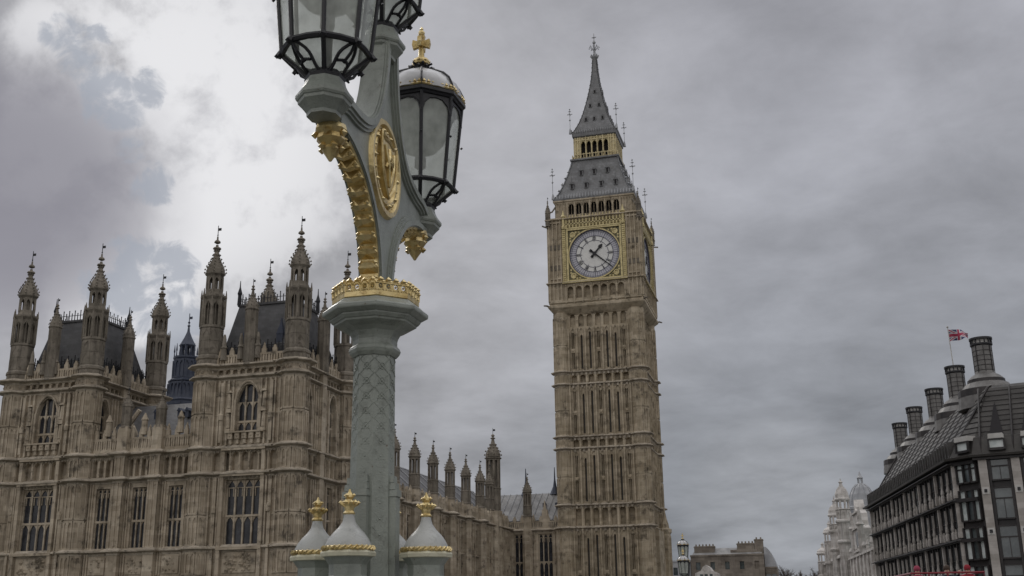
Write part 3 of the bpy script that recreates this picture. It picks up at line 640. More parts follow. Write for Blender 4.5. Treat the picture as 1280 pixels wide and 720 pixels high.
# ------------------------------------------------------------------ the clock tower
TX, TY, HW = -27.72, 156.4, 6.4
TO = (TX, TY, GZ)
tower = thing('clock_tower', 'tall ornate gothic clock tower with white dial, gilded frame and iron spire', 'clock tower', TO)
def tb(mb, name, m=STONE_T, parent=tower): return mb.build(name, m, parent, TO)
def sides(hw):
    return [Fr((TX-hw, TY-hw), (1, 0), (0, -1)), Fr((TX+hw, TY-hw), (0, 1), (1, 0)), Fr((TX+hw, TY+hw), (-1, 0), (0, 1)), Fr((TX-hw, TY+hw), (0, -1), (-1, 0))]
CB_R = 1.2; ch = CB_R*cos(radians(22.5)); cc = HW-1.0     # corner buttress octagons, centres at +-cc
def tplan(h, r):
    """square plan with octagonal corners: wall at half width h, octagon radius r"""
    hh, k = r*cos(radians(22.5)), r*sin(radians(22.5)); w = h-cc; pts = []
    base = [(-w, hh), (-k, hh), (-hh, k), (-hh, -k), (-k, -hh), (k, -hh), (hh, -k), (hh, -w)] if w < k else [(-hh, k), (-hh, -k), (-k, -hh), (k, -hh)]
    for fx, fy, rev in ((1, 1, 0), (-1, 1, 1), (-1, -1, 0), (1, -1, 1)):
        q = [(TX-fx*cc+fx*a, TY-fy*cc+fy*b) for a, b in base]; pts += q[::-1] if rev else q
    return pts
WH = HW-.55                                                # half width of the recessed wall between the corners
b = MB(); slits = []
for cx in (-cc, cc):
    for cy in (-cc, cc):
        b.lathe(TX+cx, TY+cy, [(CB_R, GZ), (CB_R, 43.6)])
        for z0, z1 in ((1, 6.5), (6.7, 12.8), (16.6, 20.0), (20.2, 23.7), (25.9, 29.2), (29.4, 32.7), (35.1, 38.6), (38.8, 42.9)): oct_panels(b, TX+cx, TY+cy, CB_R, z0, z1, 2, .10, .12)
        for z0, z1 in ((13.5, 15.7), (24.1, 25.3), (33.1, 34.4)): oct_panels(b, TX+cx, TY+cy, CB_R, z0, z1, 3, .1, .12)
LEV = [(GZ, 13.1, 0), (13.3, 16.1, 1), (16.4, 23.9, 0), (24.05, 25.5, 1), (25.75, 32.95, 0), (33.1, 34.7, 1), (34.95, 43.6, 2)]
for si, F in enumerate(sides(WH)):
    u0, u1 = 1.55, 2*WH-1.55; w = (u1-u0)/7
    for z0, z1, kind in LEV:
        if kind == 1:
            wall_open(b, F, 0, 2*WH, z0, z1, 0, arcade_ops(u0, u1, z0+.2, z1-.22, 7, .64, .25), .7, True)
            for i in range(8): b.box(F, u0+w*i-.11, u0+w*i+.11, -.02, .22, z0, z1)
            continue
        ztop = z1-.3 if kind == 0 else 41.2
        ops = [];
        zlo = max(z0, 2.5)+.35
        for i in range(7):
            c = u0+w*(i+.5)
            if i in (1, 2, 4, 5): ops.append((c-.15, c+.15, zlo, ztop-(.9 if i in (1, 5) else .5), .3))
            else: ops.append((c-.30, c-.025, zlo, ztop-.5, .2)); ops.append((c+.025, c+.30, zlo, ztop-.5, .2))
        if kind == 2: ops += arcade_ops(u0, u1, 41.5, 43.35, 7, .66, .5)
        wall_open(b, F, 0, 2*WH, z0, z1, 0, [q for q in ops if q[1]-q[0] > .4], .55, si > 1) if False else wall_open(b, F, 0, 2*WH, z0, z1, 0, ops, .5, False)
        for o in ops:
            if o[3] < 41.3:
                if o[1]-o[0] < .28 or si > 1: b.poly([F(o[0], -.42, o[2]), F(o[1], -.42, o[2]), F(o[1], -.42, o[3]), F(o[0], -.42, o[3])])
                else: q = MB(); q.poly([F(o[0], -.46, o[2]), F(o[1], -.46, o[2]), F(o[1], -.46, o[3]), F(o[0], -.46, o[3])]); slits.append(q)
            else:
                b.box(F, o[0]-.02, o[1]+.02, -.75, -.5, 41.4, 43.4)
        for i in range(8):                                # main mullions
            u = u0+w*i; b.box(F, u-.14, u+.14, -.02, .34, z0, z1 if kind == 0 else 41.2); b.box(F, u-.07, u+.07, .3, .48, z0, z1 if kind == 0 else 41.2)
        for i in range(7):
            c = u0+w*(i+.5)
            for s in (-.38, -.25, .25, .38): b.box(F, c+s-.04, c+s+.04, -.02, .2 if abs(s) > .3 else .12, zlo-.3, ztop)
            if i in (0, 3, 6):
                for zz in (zlo+(ztop-zlo)*.45,): b.box(F, c-.3, c+.3, -.02, .16, zz-.3, zz+.3); b.lathe(*F(c, .16, 0)[:2], [(.05, zz-.2), (.2, zz-.12), (.2, zz+.12), (.05, zz+.2)], 6)
            for s in (1, -1): b.prismo([(c+s*.5, ztop-.62), (c+s*.5, ztop+.05), (c, ztop+.05)], F, -.02, .16)
        for u in (.25, .62, 1.0, 1.3, 2*WH-.25, 2*WH-.62, 2*WH-1.0, 2*WH-1.3): b.box(F, u-.06, u+.06, -.02, .24, z0, z1-.1)
tb(b, 'shaft')
for q in slits: tb(q, 'slit_window', SLIT)
for z, k in ((13.2, 1.1), (16.25, 1.0), (23.98, 1.0), (25.62, 1.05), (33.02, 1.0), (34.82, 1.05)):
    mo = MB(); moulding(mo, tplan(WH, CB_R), mz(z, k))
    for F in sides(WH):
        for i in range(15):
            u = 1.4+(2*WH-2.8)*i/14; mo.box(F, u-.14, u+.14, -.02, .26, z-.42, z-.08, tu=0)
    for cx in (-cc, cc):
        for cy in (-cc, cc):
            for i in range(8): a = radians(45*i); mo.knob(TX+cx+1.16*cos(a), TY+cy+1.16*sin(a), z-.34, .16, 1.5)
    tb(mo, 'string_course', COURSE)
# porch turret by the foot of the tower
b = MB(); b.lathe(TX+HW+.45, TY+3.2, [(.75, GZ), (.75, 12.6), (.95, 12.9), (.95, 13.3), (.6, 13.5), (.55, 14.0), (.3, 14.8), (.12, 15.8), (.04, 16.6)]); oct_panels(b, TX+HW+.45, TY+3.2, .75, 4, 12.4, 1); b.box(ID, TX+HW-.3, TX+HW+.4, TY-3, TY+3, GZ, 12.9); tb(b, 'stair_turret')

# clock stage: half width 6.75, corbelled out
KH = 6.72; b = MB(); GLS = []
b.loft([[(TX-h, TY-h, z), (TX+h, TY-h, z), (TX+h, TY+h, z), (TX-h, TY+h, z)] for h, z in ((WH+.1, 43.3), (KH-.1, 43.9), (KH+.25, 44.25), (KH+.28, 44.55), (KH, 44.75))])
for F in sides(KH):
    W = 2*KH; m = KH
    lo = arcade_ops(m-4.3, m+4.3, 45.55, 47.35, 7, .70, .42)
    wall_open(b, F, 0, W, 44.7, 47.7, 0, lo, .7, True)
    for i in range(8): u = m-4.3+8.6*i/7; b.box(F, u-.1, u+.1, -.02, .18, 44.8, 47.6); b.knob(*F(u, .2, 47.4), .16)
    b.box(F, .1, W-.1, -.02, .2, 44.95, 45.2)
    wall_open(b, F, 0, W, 47.7, 58.0, 0, [(m-3.85, m+3.85, 48.2, 55.9, 0)], .55)
    for s in (-1, 1):                                     # panelled corner piers beside the dial
        c = m+s*5.75
        for k in (-.85, -.3, .3, .85): b.box(F, c+k-.08, c+k+.08, -.02, .24, 45.2, 57.6)
        for z in (45.3, 48.6, 57.2): b.box(F, c-.95, c+.95, -.02, .2, z-.1, z+.1)
        for z in (50.3, 53.4):
            for k in (-.56, .02, .57): gl = MB(); gl.box(F, c+k-.19, c+k+.19, .0, .06, z-.4, z+.4); GLS.append(gl)
moulding(b, [(TX-KH, TY-KH), (TX+KH, TY-KH), (TX+KH, TY+KH), (TX-KH, TY+KH)], mz(47.85, .9)); moulding(b, [(TX-KH, TY-KH), (TX+KH, TY-KH), (TX+KH, TY+KH), (TX-KH, TY+KH)], mz(57.6, .9))
st = tb(b, 'clock_stage'); [q.build('panel_shield', STONE_D, st, TO) for q in GLS[:24]]
# belfry: open arcade under the roof
BH = 5.75; b = MB()
for F in sides(BH):
    m = BH; ops = arcade_ops(m-3.95, m+3.95, 58.15, 60.5, 7, .74, .55)
    wall_open(b, F, 0, 2*BH, 57.7, 61.0, 0, ops, .5)
    for i in range(8): u = m-3.95+7.9*i/7; b.box(F, u-.12, u+.12, -.02, .2, 57.9, 60.7); 
    for i in range(7): c = m-3.95+7.9*(i+.5)/7; b.box(F, c-.33, c+.33, -.3, -.2, 58.15, 58.75); b.box(F, c-.03, c+.03, -.3, -.2, 58.7, 60.4); b.tube([F(u, .05, z) for u, z in arch_pts(c-.42, c+.42, 59.9, 60.62)], .07, 5)
    for s in (-1, 1):
        for k in (4.3, 4.75, 5.2, 5.6): b.box(F, m+s*k-.06, m+s*k+.06, -.02, .12, 57.8, 60.8)
moulding(b, [(TX-BH, TY-BH), (TX+BH, TY-BH), (TX+BH, TY+BH), (TX-BH, TY+BH)], [(0, 60.3), (.15, 60.5), (.15, 60.62), (.32, 60.75), (.32, 60.95), (0, 61.1)])
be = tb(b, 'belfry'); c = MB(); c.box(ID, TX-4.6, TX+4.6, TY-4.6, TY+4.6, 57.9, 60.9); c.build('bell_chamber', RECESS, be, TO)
gc = MB()
for F in sides(KH):                                       # gilt cresting over the dial
    m = KH
    gc.box(F, m-4.55, m+4.55, .02, .2, 56.05, 56.25); gc.box(F, m-4.55, m+4.55, .02, .16, 56.75, 56.9); gc.box(F, m-4.55, m+4.55, .0, .1, 57.55, 57.7)
    for i in range(19):
        u = m-4.5+9*i/18; gc.box(F, u-.1, u+.1, .02, .16, 56.2, 57.6); gc.lathe(*F(u, .1, 0)[:2], [(.16, 57.6), (.1, 57.9), (.02, 58.25)], 4, 45); gc.knob(*F(u+.25, .14, 56.5), .17); gc.knob(*F(u+.25, .1, 57.2), .15)
tb(gc, 'gilt_cresting', GILT_O)
# dials
SPAND = mat('bronzed_spandrel', (.085, .085, .055), .5, .2, var=(.16, .14, .07), vscale=3)
TRACK = mat('minute_track_glass', (.50, .50, .55), .4, var=(.44, .44, .49), vscale=2)
def dial(F, name='clock_face'):
    m = KH; cu, cz = m-.0, 52.03
    K = 1.045; at_ = lambda r, a, o: F(cu+K*r*sin(a), o, cz+K*r*cos(a))  # a clockwise from twelve
    def disc(mb, r, o, n=48): mb.poly([at_(r, 2*pi*i/n, o) for i in range(n)])
    def ring(mb, r0, r1, o0, o1, n=48):
        mb.loft([[at_(r0, 2*pi*i/n, o0) for i in range(n)], [at_(r0, 2*pi*i/n, o1) for i in range(n)], [at_(r1, 2*pi*i/n, o1) for i in range(n)], [at_(r1, 2*pi*i/n, o0) for i in range(n)]], False, False)
    def bar(mb, a, r0, r1, w0, w1, o0, o1, off=0):
        P = lambda r, w, o: (lambda q: F(cu+K*r*sin(a)+w*cos(a), o, cz+K*r*cos(a)-w*sin(a)))(0)
        vs = [P(r0, off-w0, o0), P(r0, off+w0, o0), P(r1, off+w1, o0), P(r1, off-w1, o0), P(r0, off-w0, o1), P(r0, off+w0, o1), P(r1, off+w1, o1), P(r1, off-w1, o1)]
        mb.add(vs, [(0, 3, 2, 1), (4, 5, 6, 7), (0, 1, 5, 4), (1, 2, 6, 5), (2, 3, 7, 6), (3, 0, 4, 7)])
    d = MB(); disc(d, 3.6, -.30); face = tb(d, name, WHITE)
    tr = MB(); ring(tr, 2.62, 3.42, -.298, -.29); tr.build('minute_track', TRACK, face, TO)
    k = MB(); ring(k, 3.42, 3.60, -.32, -.12); ring(k, 1.93, 1.99, -.3, -.25); ring(k, 2.58, 2.66, -.3, -.25); ring(k, 3.22, 3.26, -.3, -.26)
    for i in range(60):
        bar(k, 2*pi*i/60, 2.62, 3.42, .018, .024, -.295, -.275)
    for i in range(12): bar(k, 2*pi*i/12, 1.75, 3.42, .028, .035, -.3, -.25)
    k.build('dial_ironwork', CLOCKBLUE, face, TO)
    nm = MB()
    for i, t in enumerate(['XII', 'I', 'II', 'III', 'IV', 'V', 'VI', 'VII', 'VIII', 'IX', 'X', 'XI']):
        a = 2*pi*i/12; wd = {'I': .11, 'V': .24, 'X': .24}; tot = sum(wd[c] for c in t)+.03*(len(t)-1); x = -tot/2
        for c in t:
            cxx = x+wd[c]/2; x += wd[c]+.03; r0, r1 = 2.04, 2.54
            def seg(xa, ra, xb, rb, w=.026):
                P = lambda xx, rr, o: F(cu+K*rr*sin(a)+xx*cos(a), o, cz+K*rr*cos(a)-xx*sin(a))
                nm.add([P(xa-w, ra, -.27), P(xa+w, ra, -.27), P(xb+w, rb, -.27), P(xb-w, rb, -.27), P(xa-w, ra, -.24), P(xa+w, ra, -.24), P(xb+w, rb, -.24), P(xb-w, rb, -.24)], [(0, 3, 2, 1), (4, 5, 6, 7), (0, 1, 5, 4), (1, 2, 6, 5), (2, 3, 7, 6), (3, 0, 4, 7)])
            if c == 'I': seg(cxx, r0, cxx, r1)
            elif c == 'V': seg(cxx, r0, cxx-.09, r1); seg(cxx, r0, cxx+.09, r1)
            else: seg(cxx-.09, r0, cxx+.09, r1); seg(cxx+.09, r0, cxx-.09, r1)
    nm.build('numerals', CLOCKBLK, face, TO)
    fr = MB()                                             # square gilt frame with round opening and spandrels
    n = 48; S = 3.7
    sq = []
    for i in range(n):
        a = 2*pi*i/n; t = S/max(abs(sin(a)), abs(cos(a))); sq.append((t, a))
    pl_ = MB(); pl_.loft([[at_(3.6, 2*pi*i/n, -.12) for i in range(n)], [at_(t, a, -.12) for t, a in sq]], False, False)
    bk = [(-4.24, -4.10, 47.98, 56.15), (4.10, 4.24, 47.98, 56.15)]
    for u0, u1, z0, z1 in bk: pl_.box(F, m+u0, m+u1, -.02, .07, z0, z1)
    pl_.build('spandrel_plate', SPAND, face, TO)
    ring(fr, 3.54, 3.72, -.14, .02)
    for s, t in ((-1, -1), (1, -1), (-1, 1), (1, 1)):
        x, z = cu+s*3.12, cz+t*3.12
        ang = [2*pi*i/16 for i in range(16)]
        fr.loft([[F(x+r*cos(q), o, z+r*sin(q)) for q in ang] for r, o in ((.42, -.12), (.42, .0), (.26, .0), (.26, -.08))], False, True)
        for q in (0, 1, 2, 3, 4): fr.knob(*F(x+s*(.1-.42*q/4)-s*.55*(q % 2), -.06, z+t*(.45-.35*(q % 3))), .14)
    fr.box(F, m-4.06, m-3.8, -.3, .14, 48.06, 56.05); fr.box(F, m+3.8, m+4.06, -.3, .14, 48.06, 56.05); fr.box(F, m-3.8, m+3.8, -.3, .14, 48.06, 48.25); fr.box(F, m-3.8, m+3.8, -.3, .14, 55.82, 56.05)
    fr.box(F, m-4.75, m+4.75, -.02, .42, 47.75, 48.06)
    f2 = fr.build('dial_frame', GILT_O, face, TO)
    dk = MB()
    for s, t in ((-1, -1), (1, -1), (-1, 1), (1, 1)):
        x, z = cu+s*3.16, cz+t*3.16
        for dx, dz in ((-.95, .34), (.34, -.95), (-.52, .36), (.36, -.52)):
            dk.loft([[F(x+s*dx+r*cos(2*pi*i/8), -.116, z+t*dz+r*sin(2*pi*i/8)) for i in range(8)] for r in (.16, .01)], False, False)
    dk.build('spandrel_pattern', GILT_O, f2, TO)
    rp = MB()                                             # roped shafts either side
    for s in (-1, 1):
        u = cu+s*4.42; rp.box(F, u-.26, u+.26, .0, .12, 48.1, 56.1)
        for i in range(26): z = 48.25+i*.3; rp.box(F, u-.2, u+.2, .1, .24, z, z+.16, tu=.03)
        rp.lathe(*F(u, .15, 0)[:2], [(.3, 56.1), (.34, 56.4), (.2, 56.7), (.24, 57.8), (.36, 58.0), (.2, 58.3), (.05, 59.0)], 8)
    rp.build('roped_shaft', GILT_O, face, TO)
    h = MB(); a = radians(41); bar(h, a, -.55, 1.15, .12, .11, -.2, -.13); bar(h, a, 1.1, 1.42, .27, .24, -.2, -.13); bar(h, a, 1.4, 1.75, .22, .02, -.2, -.13); bar(h, a, -.7, -.4, .17, .17, -.2, -.13); h.build('hour_hand', CLOCKBLK, face, TO)
    h = MB(); a = radians(131); bar(h, a, -.6, 3.25, .13, .06, -.12, -.06); bar(h, a, -.85, -.5, .2, .2, -.12, -.06); h.lathe(0, 0, [(0.001, 0)], 3) if False else None
    ring(h, .01, .27, -.13, -.04, 16); h.build('minute_hand', CLOCKBLK, face, TO)
for F in sides(KH)[:2]: dial(F)
# corner pinnacles with flying ribs
pr = None
for cx in (-1, 1):
    for cy in (-1, 1):
        x, y = TX+cx*(KH+.02), TY+cy*(KH+.02)
        if pr is None: pr = pinnacle(tower, .36, 2.0, 4.6, (x, y, 56.8), TO, False)
        else: at(pr, tower, (x, y, 56.8), TO)
for cx in (-1, 1):
    for cy in (-1, 1):
        fl = MB(); x, y = TX+cx*KH, TY+cy*KH; fl.tube([(x, y, 58.9), (x-cx*.5, y-cy*.5, 59.2), (x-cx*1.0, y-cy*1.0, 60.2)], .13, 5); tb(fl, 'flying_rib', STONE_D); fl = MB(); fl.tube([(x-cx*.2, y-cy*.2, 56.5), (x+cx*.75, y+cy*.75, 56.7)], .12, 5); tb(fl, 'gargoyle', STONE_D); fl = MB(); fl.tube([(x-cx*.3, y-cy*.3, 44.3), (x+cx*.4, y+cy*.4, 44.6), (x+cx*.75, y+cy*.75, 44.55)], .16, 6, .1); tb(fl, 'gargoyle', STONE_D)
# lower iron roof
def sqring(h, z): return [(TX-h, TY-h, z), (TX+h, TY-h, z), (TX+h, TY+h, z), (TX-h, TY+h, z)]
b = MB(); rf = [(6.05, 60.95), (6.1, 61.2), (5.85, 61.35), (5.25, 62.4), (4.65, 63.9), (4.1, 65.6), (3.65, 67.3), (3.5, 68.0), (3.75, 68.1), (3.75, 68.35)]
b.loft([sqring(h, z) for h, z in rf]); lr = tb(b, 'lower_roof', IRONROOF)
c = MB()
for F in sides(0):
    for s in (-1, 1):
        pts = [F(s*h, h, z) for h, z in rf[2:8]]; c.tube(pts, .13, 6)
    for h, z in rf[2:8]: pass
    for i in range(28): u = -5.9+11.8*i/27; c.lathe(*F(u, 5.98, 0)[:2], [(.1, 61.2), (.12, 61.5), (.02, 61.95)], 4, 45)
for k in range(5):
    for cx in (-1, 1):
        for cy in (-1, 1):
            t = k/5; h = 5.7-t*2.1; z = 61.7+t*5.6; c.knob(TX+cx*h, TY+cy*h, z, .22)
c.build('roof_cresting', LEADP, lr, TO)
def hz(z):
    for (a, b1), (a2, b2) in zip(rf, rf[1:]):
        if b1 <= z <= b2: return a+(a2-a)*(z-b1)/(b2-b1)
def dormer(F, u, z, h, w, hh):
    c = MB(); dkk = MB(); c.box(F, u-w, u+w, h-1.2, h+.12, z, z+hh); c.prismo([(u-w*1.35, z+hh), (u+w*1.35, z+hh), (u, z+hh+w*2.6)], F, h-1.2, h+.2)
    dkk.box(F, u-w*.55, u+w*.55, h+.1, h+.14, z+hh*.12, z+hh*.95); c.tube([F(u, h+.1, z+hh+w*2.4), F(u, h+.1, z+hh+w*2.4+.5)], .05, 4)
    do = c.build('dormer', IRONROOF, lr, TO); return dkk
DKK = []
for F in sides(0):
    for u in (-3.3, -1.15, 1.15, 3.3): DKK.append(dormer(F, u, 62.9, hz(62.9), .26, .8))
    for u in (-2.0, 0, 2.0): DKK.append(dormer(F, u, 65.3, hz(65.3), .26, .8))
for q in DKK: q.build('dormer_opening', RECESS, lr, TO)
# gilded lantern stage
LH = 3.12; b = MB()
for F in sides(LH):
    ops = arcade_ops(LH-2.2, LH+2.2, 68.7, 71.35, 5, .78, .6); wall_open(b, F, 0, 2*LH, 68.3, 72.1, 0, ops, .35)
    for i in range(6): u = LH-2.2+4.4*i/5; b.box(F, u-.07, u+.07, -.02, .18, 68.4, 72.0)
    for s in (-1, 1):
        for k in (2.55, 2.95): b.box(F, LH+s*k-.08, LH+s*k+.08, -.02, .15, 68.4, 72.0)
    b.box(F, 0, 2*LH, -.02, .12, 71.45, 71.6); b.box(F, 0, 2*LH, .3, .4, 69.05, 69.15)
    for i in range(14): u = .1+(2*LH-.2)*i/13; b.box(F, u-.05, u+.05, .32, .42, 68.3, 69.25); b.knob(*F(u, .05, 71.8), .14)
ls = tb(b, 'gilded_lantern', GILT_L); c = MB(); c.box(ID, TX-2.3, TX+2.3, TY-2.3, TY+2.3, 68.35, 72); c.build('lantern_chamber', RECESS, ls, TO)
# spire
b = MB(); sp = [(3.15, 72.0), (3.38, 72.15), (3.42, 72.75), (3.3, 72.95), (3.05, 73.3), (2.45, 74.7), (1.95, 76.2), (1.42, 78.3), (.95, 80.6), (.62, 82.6), (.42, 84.5), (.3, 86.7)]
b.loft([sqring(h, z) for h, z in sp]); spr = tb(b, 'spire', IRONROOF)
c = MB()
def sz(z):
    for (a, b1), (a2, b2) in zip(sp, sp[1:]):
        if b1 <= z <= b2: return a+(a2-a)*(z-b1)/(b2-b1)
for F in sides(0):
    for s in (-1, 1): c.tube([F(s*h, h, z) for h, z in sp[3:]], .08, 5)
    for i in range(20): u = -3.4+6.8*i/19; c.lathe(*F(u, 3.45, 0)[:2], [(.08, 72.75), (.1, 73.0), (.02, 73.35)], 4, 45)
    for z, us in ((75.0, (-1.3, 0, 1.3)), (77.6, (-.7, .7)), (80.2, (0,))):
        for u in us:
            h = sz(z); q = MB(); q.prismo([(u-.26, z), (u+.26, z), (u+.26, z+.4), (u, z+.95), (u-.26, z+.4)], F, h-.5, h+.1); q.build('spire_light', IRONROOF, spr, TO); q = MB(); q.box(F, u-.14, u+.14, h+.08, h+.13, z+.05, z+.5); q.build('spire_opening', RECESS, spr, TO)
for k in range(16):
    for cx in (-1, 1):
        for cy in (-1, 1): z = 73.8+k*.8; h = sz(z)+.04; c.knob(TX+cx*h, TY+cy*h, z, .12)
c.build('crocket_pattern', IRONROOF, spr, TO)
f = MB(); f.lathe(TX, TY, [(.3, 86.6), (.6, 86.9), (.62, 87.1), (.3, 87.2), (.22, 87.6), (.16, 88.3), (.1, 90)]); 
for i in range(8):
    a = pi*i/4; f.tube([(TX, TY, 88.0), (TX+.45*cos(a), TY+.45*sin(a), 88.6), (TX+.75*cos(a), TY+.75*sin(a), 88.9), (TX+.8*cos(a), TY+.8*sin(a), 88.6)], .05, 4); f.knob(TX+.8*cos(a), TY+.8*sin(a), 88.6, .12)
    f.knob(TX+.62*cos(a), TY+.62*sin(a), 87.2, .14, 1.6)
f.ball(TX, TY, 89.6, .28); f.tube([(TX, TY, 89.8), (TX, TY, 91.2)], .06, 5); f.box(ID, TX-.35, TX+.35, TY-.04, TY+.04, 90.45, 90.57); f.ball(TX, TY, 90.5, .16)
f.build('finial', LEADP, spr, TO)
def pole(h):
    p = MB(); p.tube([(0, 0, 0), (0, 0, h)], .04, 5); p.lathe(0, 0, [(.22, 0), (.16, .5), (.08, .9)], 6); p.ball(0, 0, h*.55, .15, 6); p.ball(0, 0, h*.98, .12, 6)
    for u in ((1, 0), (0, 1)):
        F = Fr((0, 0), u, (-u[1], u[0])); p.box(F, -.36, .36, -.035, .035, h*.765, h*.79); p.box(F, -.22, .22, -.035, .035, h*.885, h*.905); p.knob(*F(.36, 0, h*.78), .09); p.knob(*F(-.36, 0, h*.78), .09)
    return p
for hh, off, zb in ((5.0, 6.05, 61.2), (4.2, 3.6, 72.6)):
    o0 = None
    for cx in (-1, 1):
        for cy in (-1, 1):
            if o0 is None: o0 = pole(hh).build('corner_finial', LEADP, tower); o0.location = Vector((TX+cx*off, TY+cy*off, zb))-Vector(TO)
            else: at(o0, tower, (TX+cx*off, TY+cy*off, zb), TO)

# ------------------------------------------------------------------ bronze and stone office block on the right
OA, OB, OQ, OR = Vector((12.73, 111.53)), Vector((7.07, 161.13)), Vector((14.33, 109.56)), Vector((36.0, 104.0))
OO = (20, 120, GZ)
office = thing('office_building', 'dark bronze office block with pale stone piers, steep panelled roof and five round chimneys', 'office building', OO)
def ob_(mb, name, m, parent=office): return mb.build(name, m, parent, OO)
su = (OB-OA).normalized(); SN = Vector((-su.y, su.x)); FS = Fr(OA, su, SN); LS = (OB-OA).length
qu = (OQ-OA).normalized(); FC = Fr(OA, qu, Vector((qu.y, -qu.x))); LC = (OQ-OA).length
ru = (OR-OQ).normalized(); FRv = Fr(OQ, ru, Vector((ru.y, -ru.x))); LR = (OR-OQ).length
back = [OR+Vector((4, 24)), OB+Vector((27, 2))]
plan = [tuple(p) for p in (OB, OA, OQ, OR, *back)]
core = MB(); core.loft([[(x, y, z) for x, y in offset_poly(plan, -.45)] for z in (GZ, 15.2)]); ob_(core, 'wall', BRONZE)
LVL = [-2.2, 1.1, 4.4, 8.0, 11.62, 15.0]
# street front: six bays, each storey a glazed bay behind two baluster mullions
nb = 6; bw = LS/nb; led = []
for i in range(nb+1):
    pr = MB(); u = bw*i; u = min(max(u, .35), LS-.35)
    for z0, z1 in zip(LVL[1:-1], LVL[2:]):
        pr.box(FS, u-.2, u+.2, -.35, .08, z0+.25, z1-.12); pr.box(FS, u-.26, u+.26, -.35, .14, z0+.25, z0+.9); pr.box(FS, u-.23, u+.23, -.34, .12, z0+.9, z0+1.15, tu=.03)
    pr.box(FS, u-.35, u+.35, -.35, .15, GZ, LVL[1]); ob_(pr, 'pier', PIER)
for z in LVL[1:]: q = MB(); q.box(FS, 0, LS, -.45, .12, z-.14, z+.16); q.box(FS, 0, LS, .1, .5, z-.05, z+.03); q.box(FC, 0, LC, -.4, .1, z-.2, z+.12); ob_(q, 'ledge', BRONZE)
for z0, z1 in zip(LVL[1:-1], LVL[2:]):
    for i in range(nb):
        a, b_ = bw*i+.4, bw*(i+1)-.4
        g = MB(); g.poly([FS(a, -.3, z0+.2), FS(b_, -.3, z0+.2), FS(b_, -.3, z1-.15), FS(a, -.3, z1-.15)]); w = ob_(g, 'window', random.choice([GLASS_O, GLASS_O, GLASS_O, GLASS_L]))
        fr = MB(); ba = MB(); k3 = (b_-a)/3; ba.box(FS, a, b_, -.25, -.16, z0+.165, z0+.21)
        for j in range(7):
            u = a+(b_-a)*j/6; fr.box(FS, u-.06, u+.06, -.32, -.12, z0+.15, z1-.1)
        fr.box(FS, a, b_, -.32, -.14, z0+.15, z0+.75); fr.box(FS, a, b_, -.32, -.2, z0+1.85, z0+1.95)
        for j in (0, 3, 6): fr.box(FS, a+(b_-a)*j/6-.22, a+(b_-a)*j/6+.22, -.3, -.05, z0+1.2, z0+1.45)
        for j in (1, 2):
            u = a+k3*j; x, y, _ = FS(u, .02, 0); ba.lathe(x, y, [(.19, z0+.2), (.22, z0+.3), (.22, z0+.8), (.14, z0+.95), (.18, z0+1.15), (.14, z0+1.4), (.11, z0+1.6), (.10, z0+1.9)], 8); ba.box(FS, u-.06, u+.06, -.12, .08, z0+1.8, z1-.5); fr.box(FS, u-.09, u+.09, -.32, -.1, z0+1.4, z1-.1)
        for j in (.5, 2.5): u = a+k3*j; x, y, _ = FS(u, .05, 0); ba.lathe(x, y, [(.12, z0+.2), (.13, z0+.75), (.09, z0+.9), (.06, z0+1.1)], 8)
        ob_(fr, 'frame', BRONZE, w); ob_(ba, 'baluster_frame', PIER, w)
# river front and chamfer
ROWS = [(2.9, 5.6), (6.3, 9.0), (9.75, 12.4), (13.2, 15.0)]
for u in [.78+2.78*k for k in range(8)]:
    pw = MB(); pw.box(FRv, u-.36, u+.36, -.45, .3, GZ, 15.05); pwo = ob_(pw, 'pier', PIER)
    for z in (4.0, 8.6, 12.2):
        blk = MB(); blk.box(FRv, u-.3, u+.3, .29, .36, z-.3, z+.3); ob_(blk, 'anchor_block', PIERW, pwo)
        blk = MB(); blk.lathe(*FRv(u, .36, 0)[:2], [(.13, z-.14), (.13, z+.14)], 8); ob_(blk, 'anchor_stud', BLACK, pwo)
def pane_window(F, a, b_, z0, z1, zt, m, o=-.3, n=2):
    g = MB(); g.poly([F(a, o, z0), F(b_, o, z0), F(b_, o, z1), F(a, o, z1)]); w = ob_(g, 'window', m)
    fr = MB(); fr.box(F, a-.14, a, o-.05, o+.2, z0-.1, z1+.1); fr.box(F, b_, b_+.14, o-.05, o+.2, z0-.1, z1+.1); fr.box(F, a, b_, o-.05, o+.2, z1, z1+.12); fr.box(F, a, b_, o-.05, o+.25, z0-.14, z0); fr.box(F, a, b_, o-.02, o+.12, zt-.06, zt+.06)
    for k in range(1, n): u = a+(b_-a)*k/n; fr.box(F, u-.025, u+.025, o-.02, o+.06, z0, zt)
    ob_(fr, 'frame', BRONZE, w)
for k in range(7):
    c = .78+2.78*(k+.5)
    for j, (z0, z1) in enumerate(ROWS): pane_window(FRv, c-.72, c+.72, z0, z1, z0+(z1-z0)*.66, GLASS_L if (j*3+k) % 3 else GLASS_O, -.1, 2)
for k in range(7):
    sp_ = MB(); c = .78+2.78*(k+.5)
    for z in (5.6, 9.0, 12.4): sp_.box(FRv, c-1.0, c+1.0, -.45, -.16, z+.14, z+.62)
    for s in (-.88, .88): sp_.box(FRv, c+s-.1, c+s+.1, -.45, .12, GZ, 15.0)
    ob_(sp_, 'spandrel_panel', BRONZE)
sp_ = MB(); sp_.box(FRv, 0, LR, -.45, .45, 15.0, 15.2)
for z0, z1 in ROWS:
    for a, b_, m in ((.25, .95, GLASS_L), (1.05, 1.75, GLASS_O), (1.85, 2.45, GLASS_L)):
        if b_ < LC+.1: pane_window(FC, a, min(b_, LC-.1), z0, z1, z0+(z1-z0)*.66, m, -.3, 1)
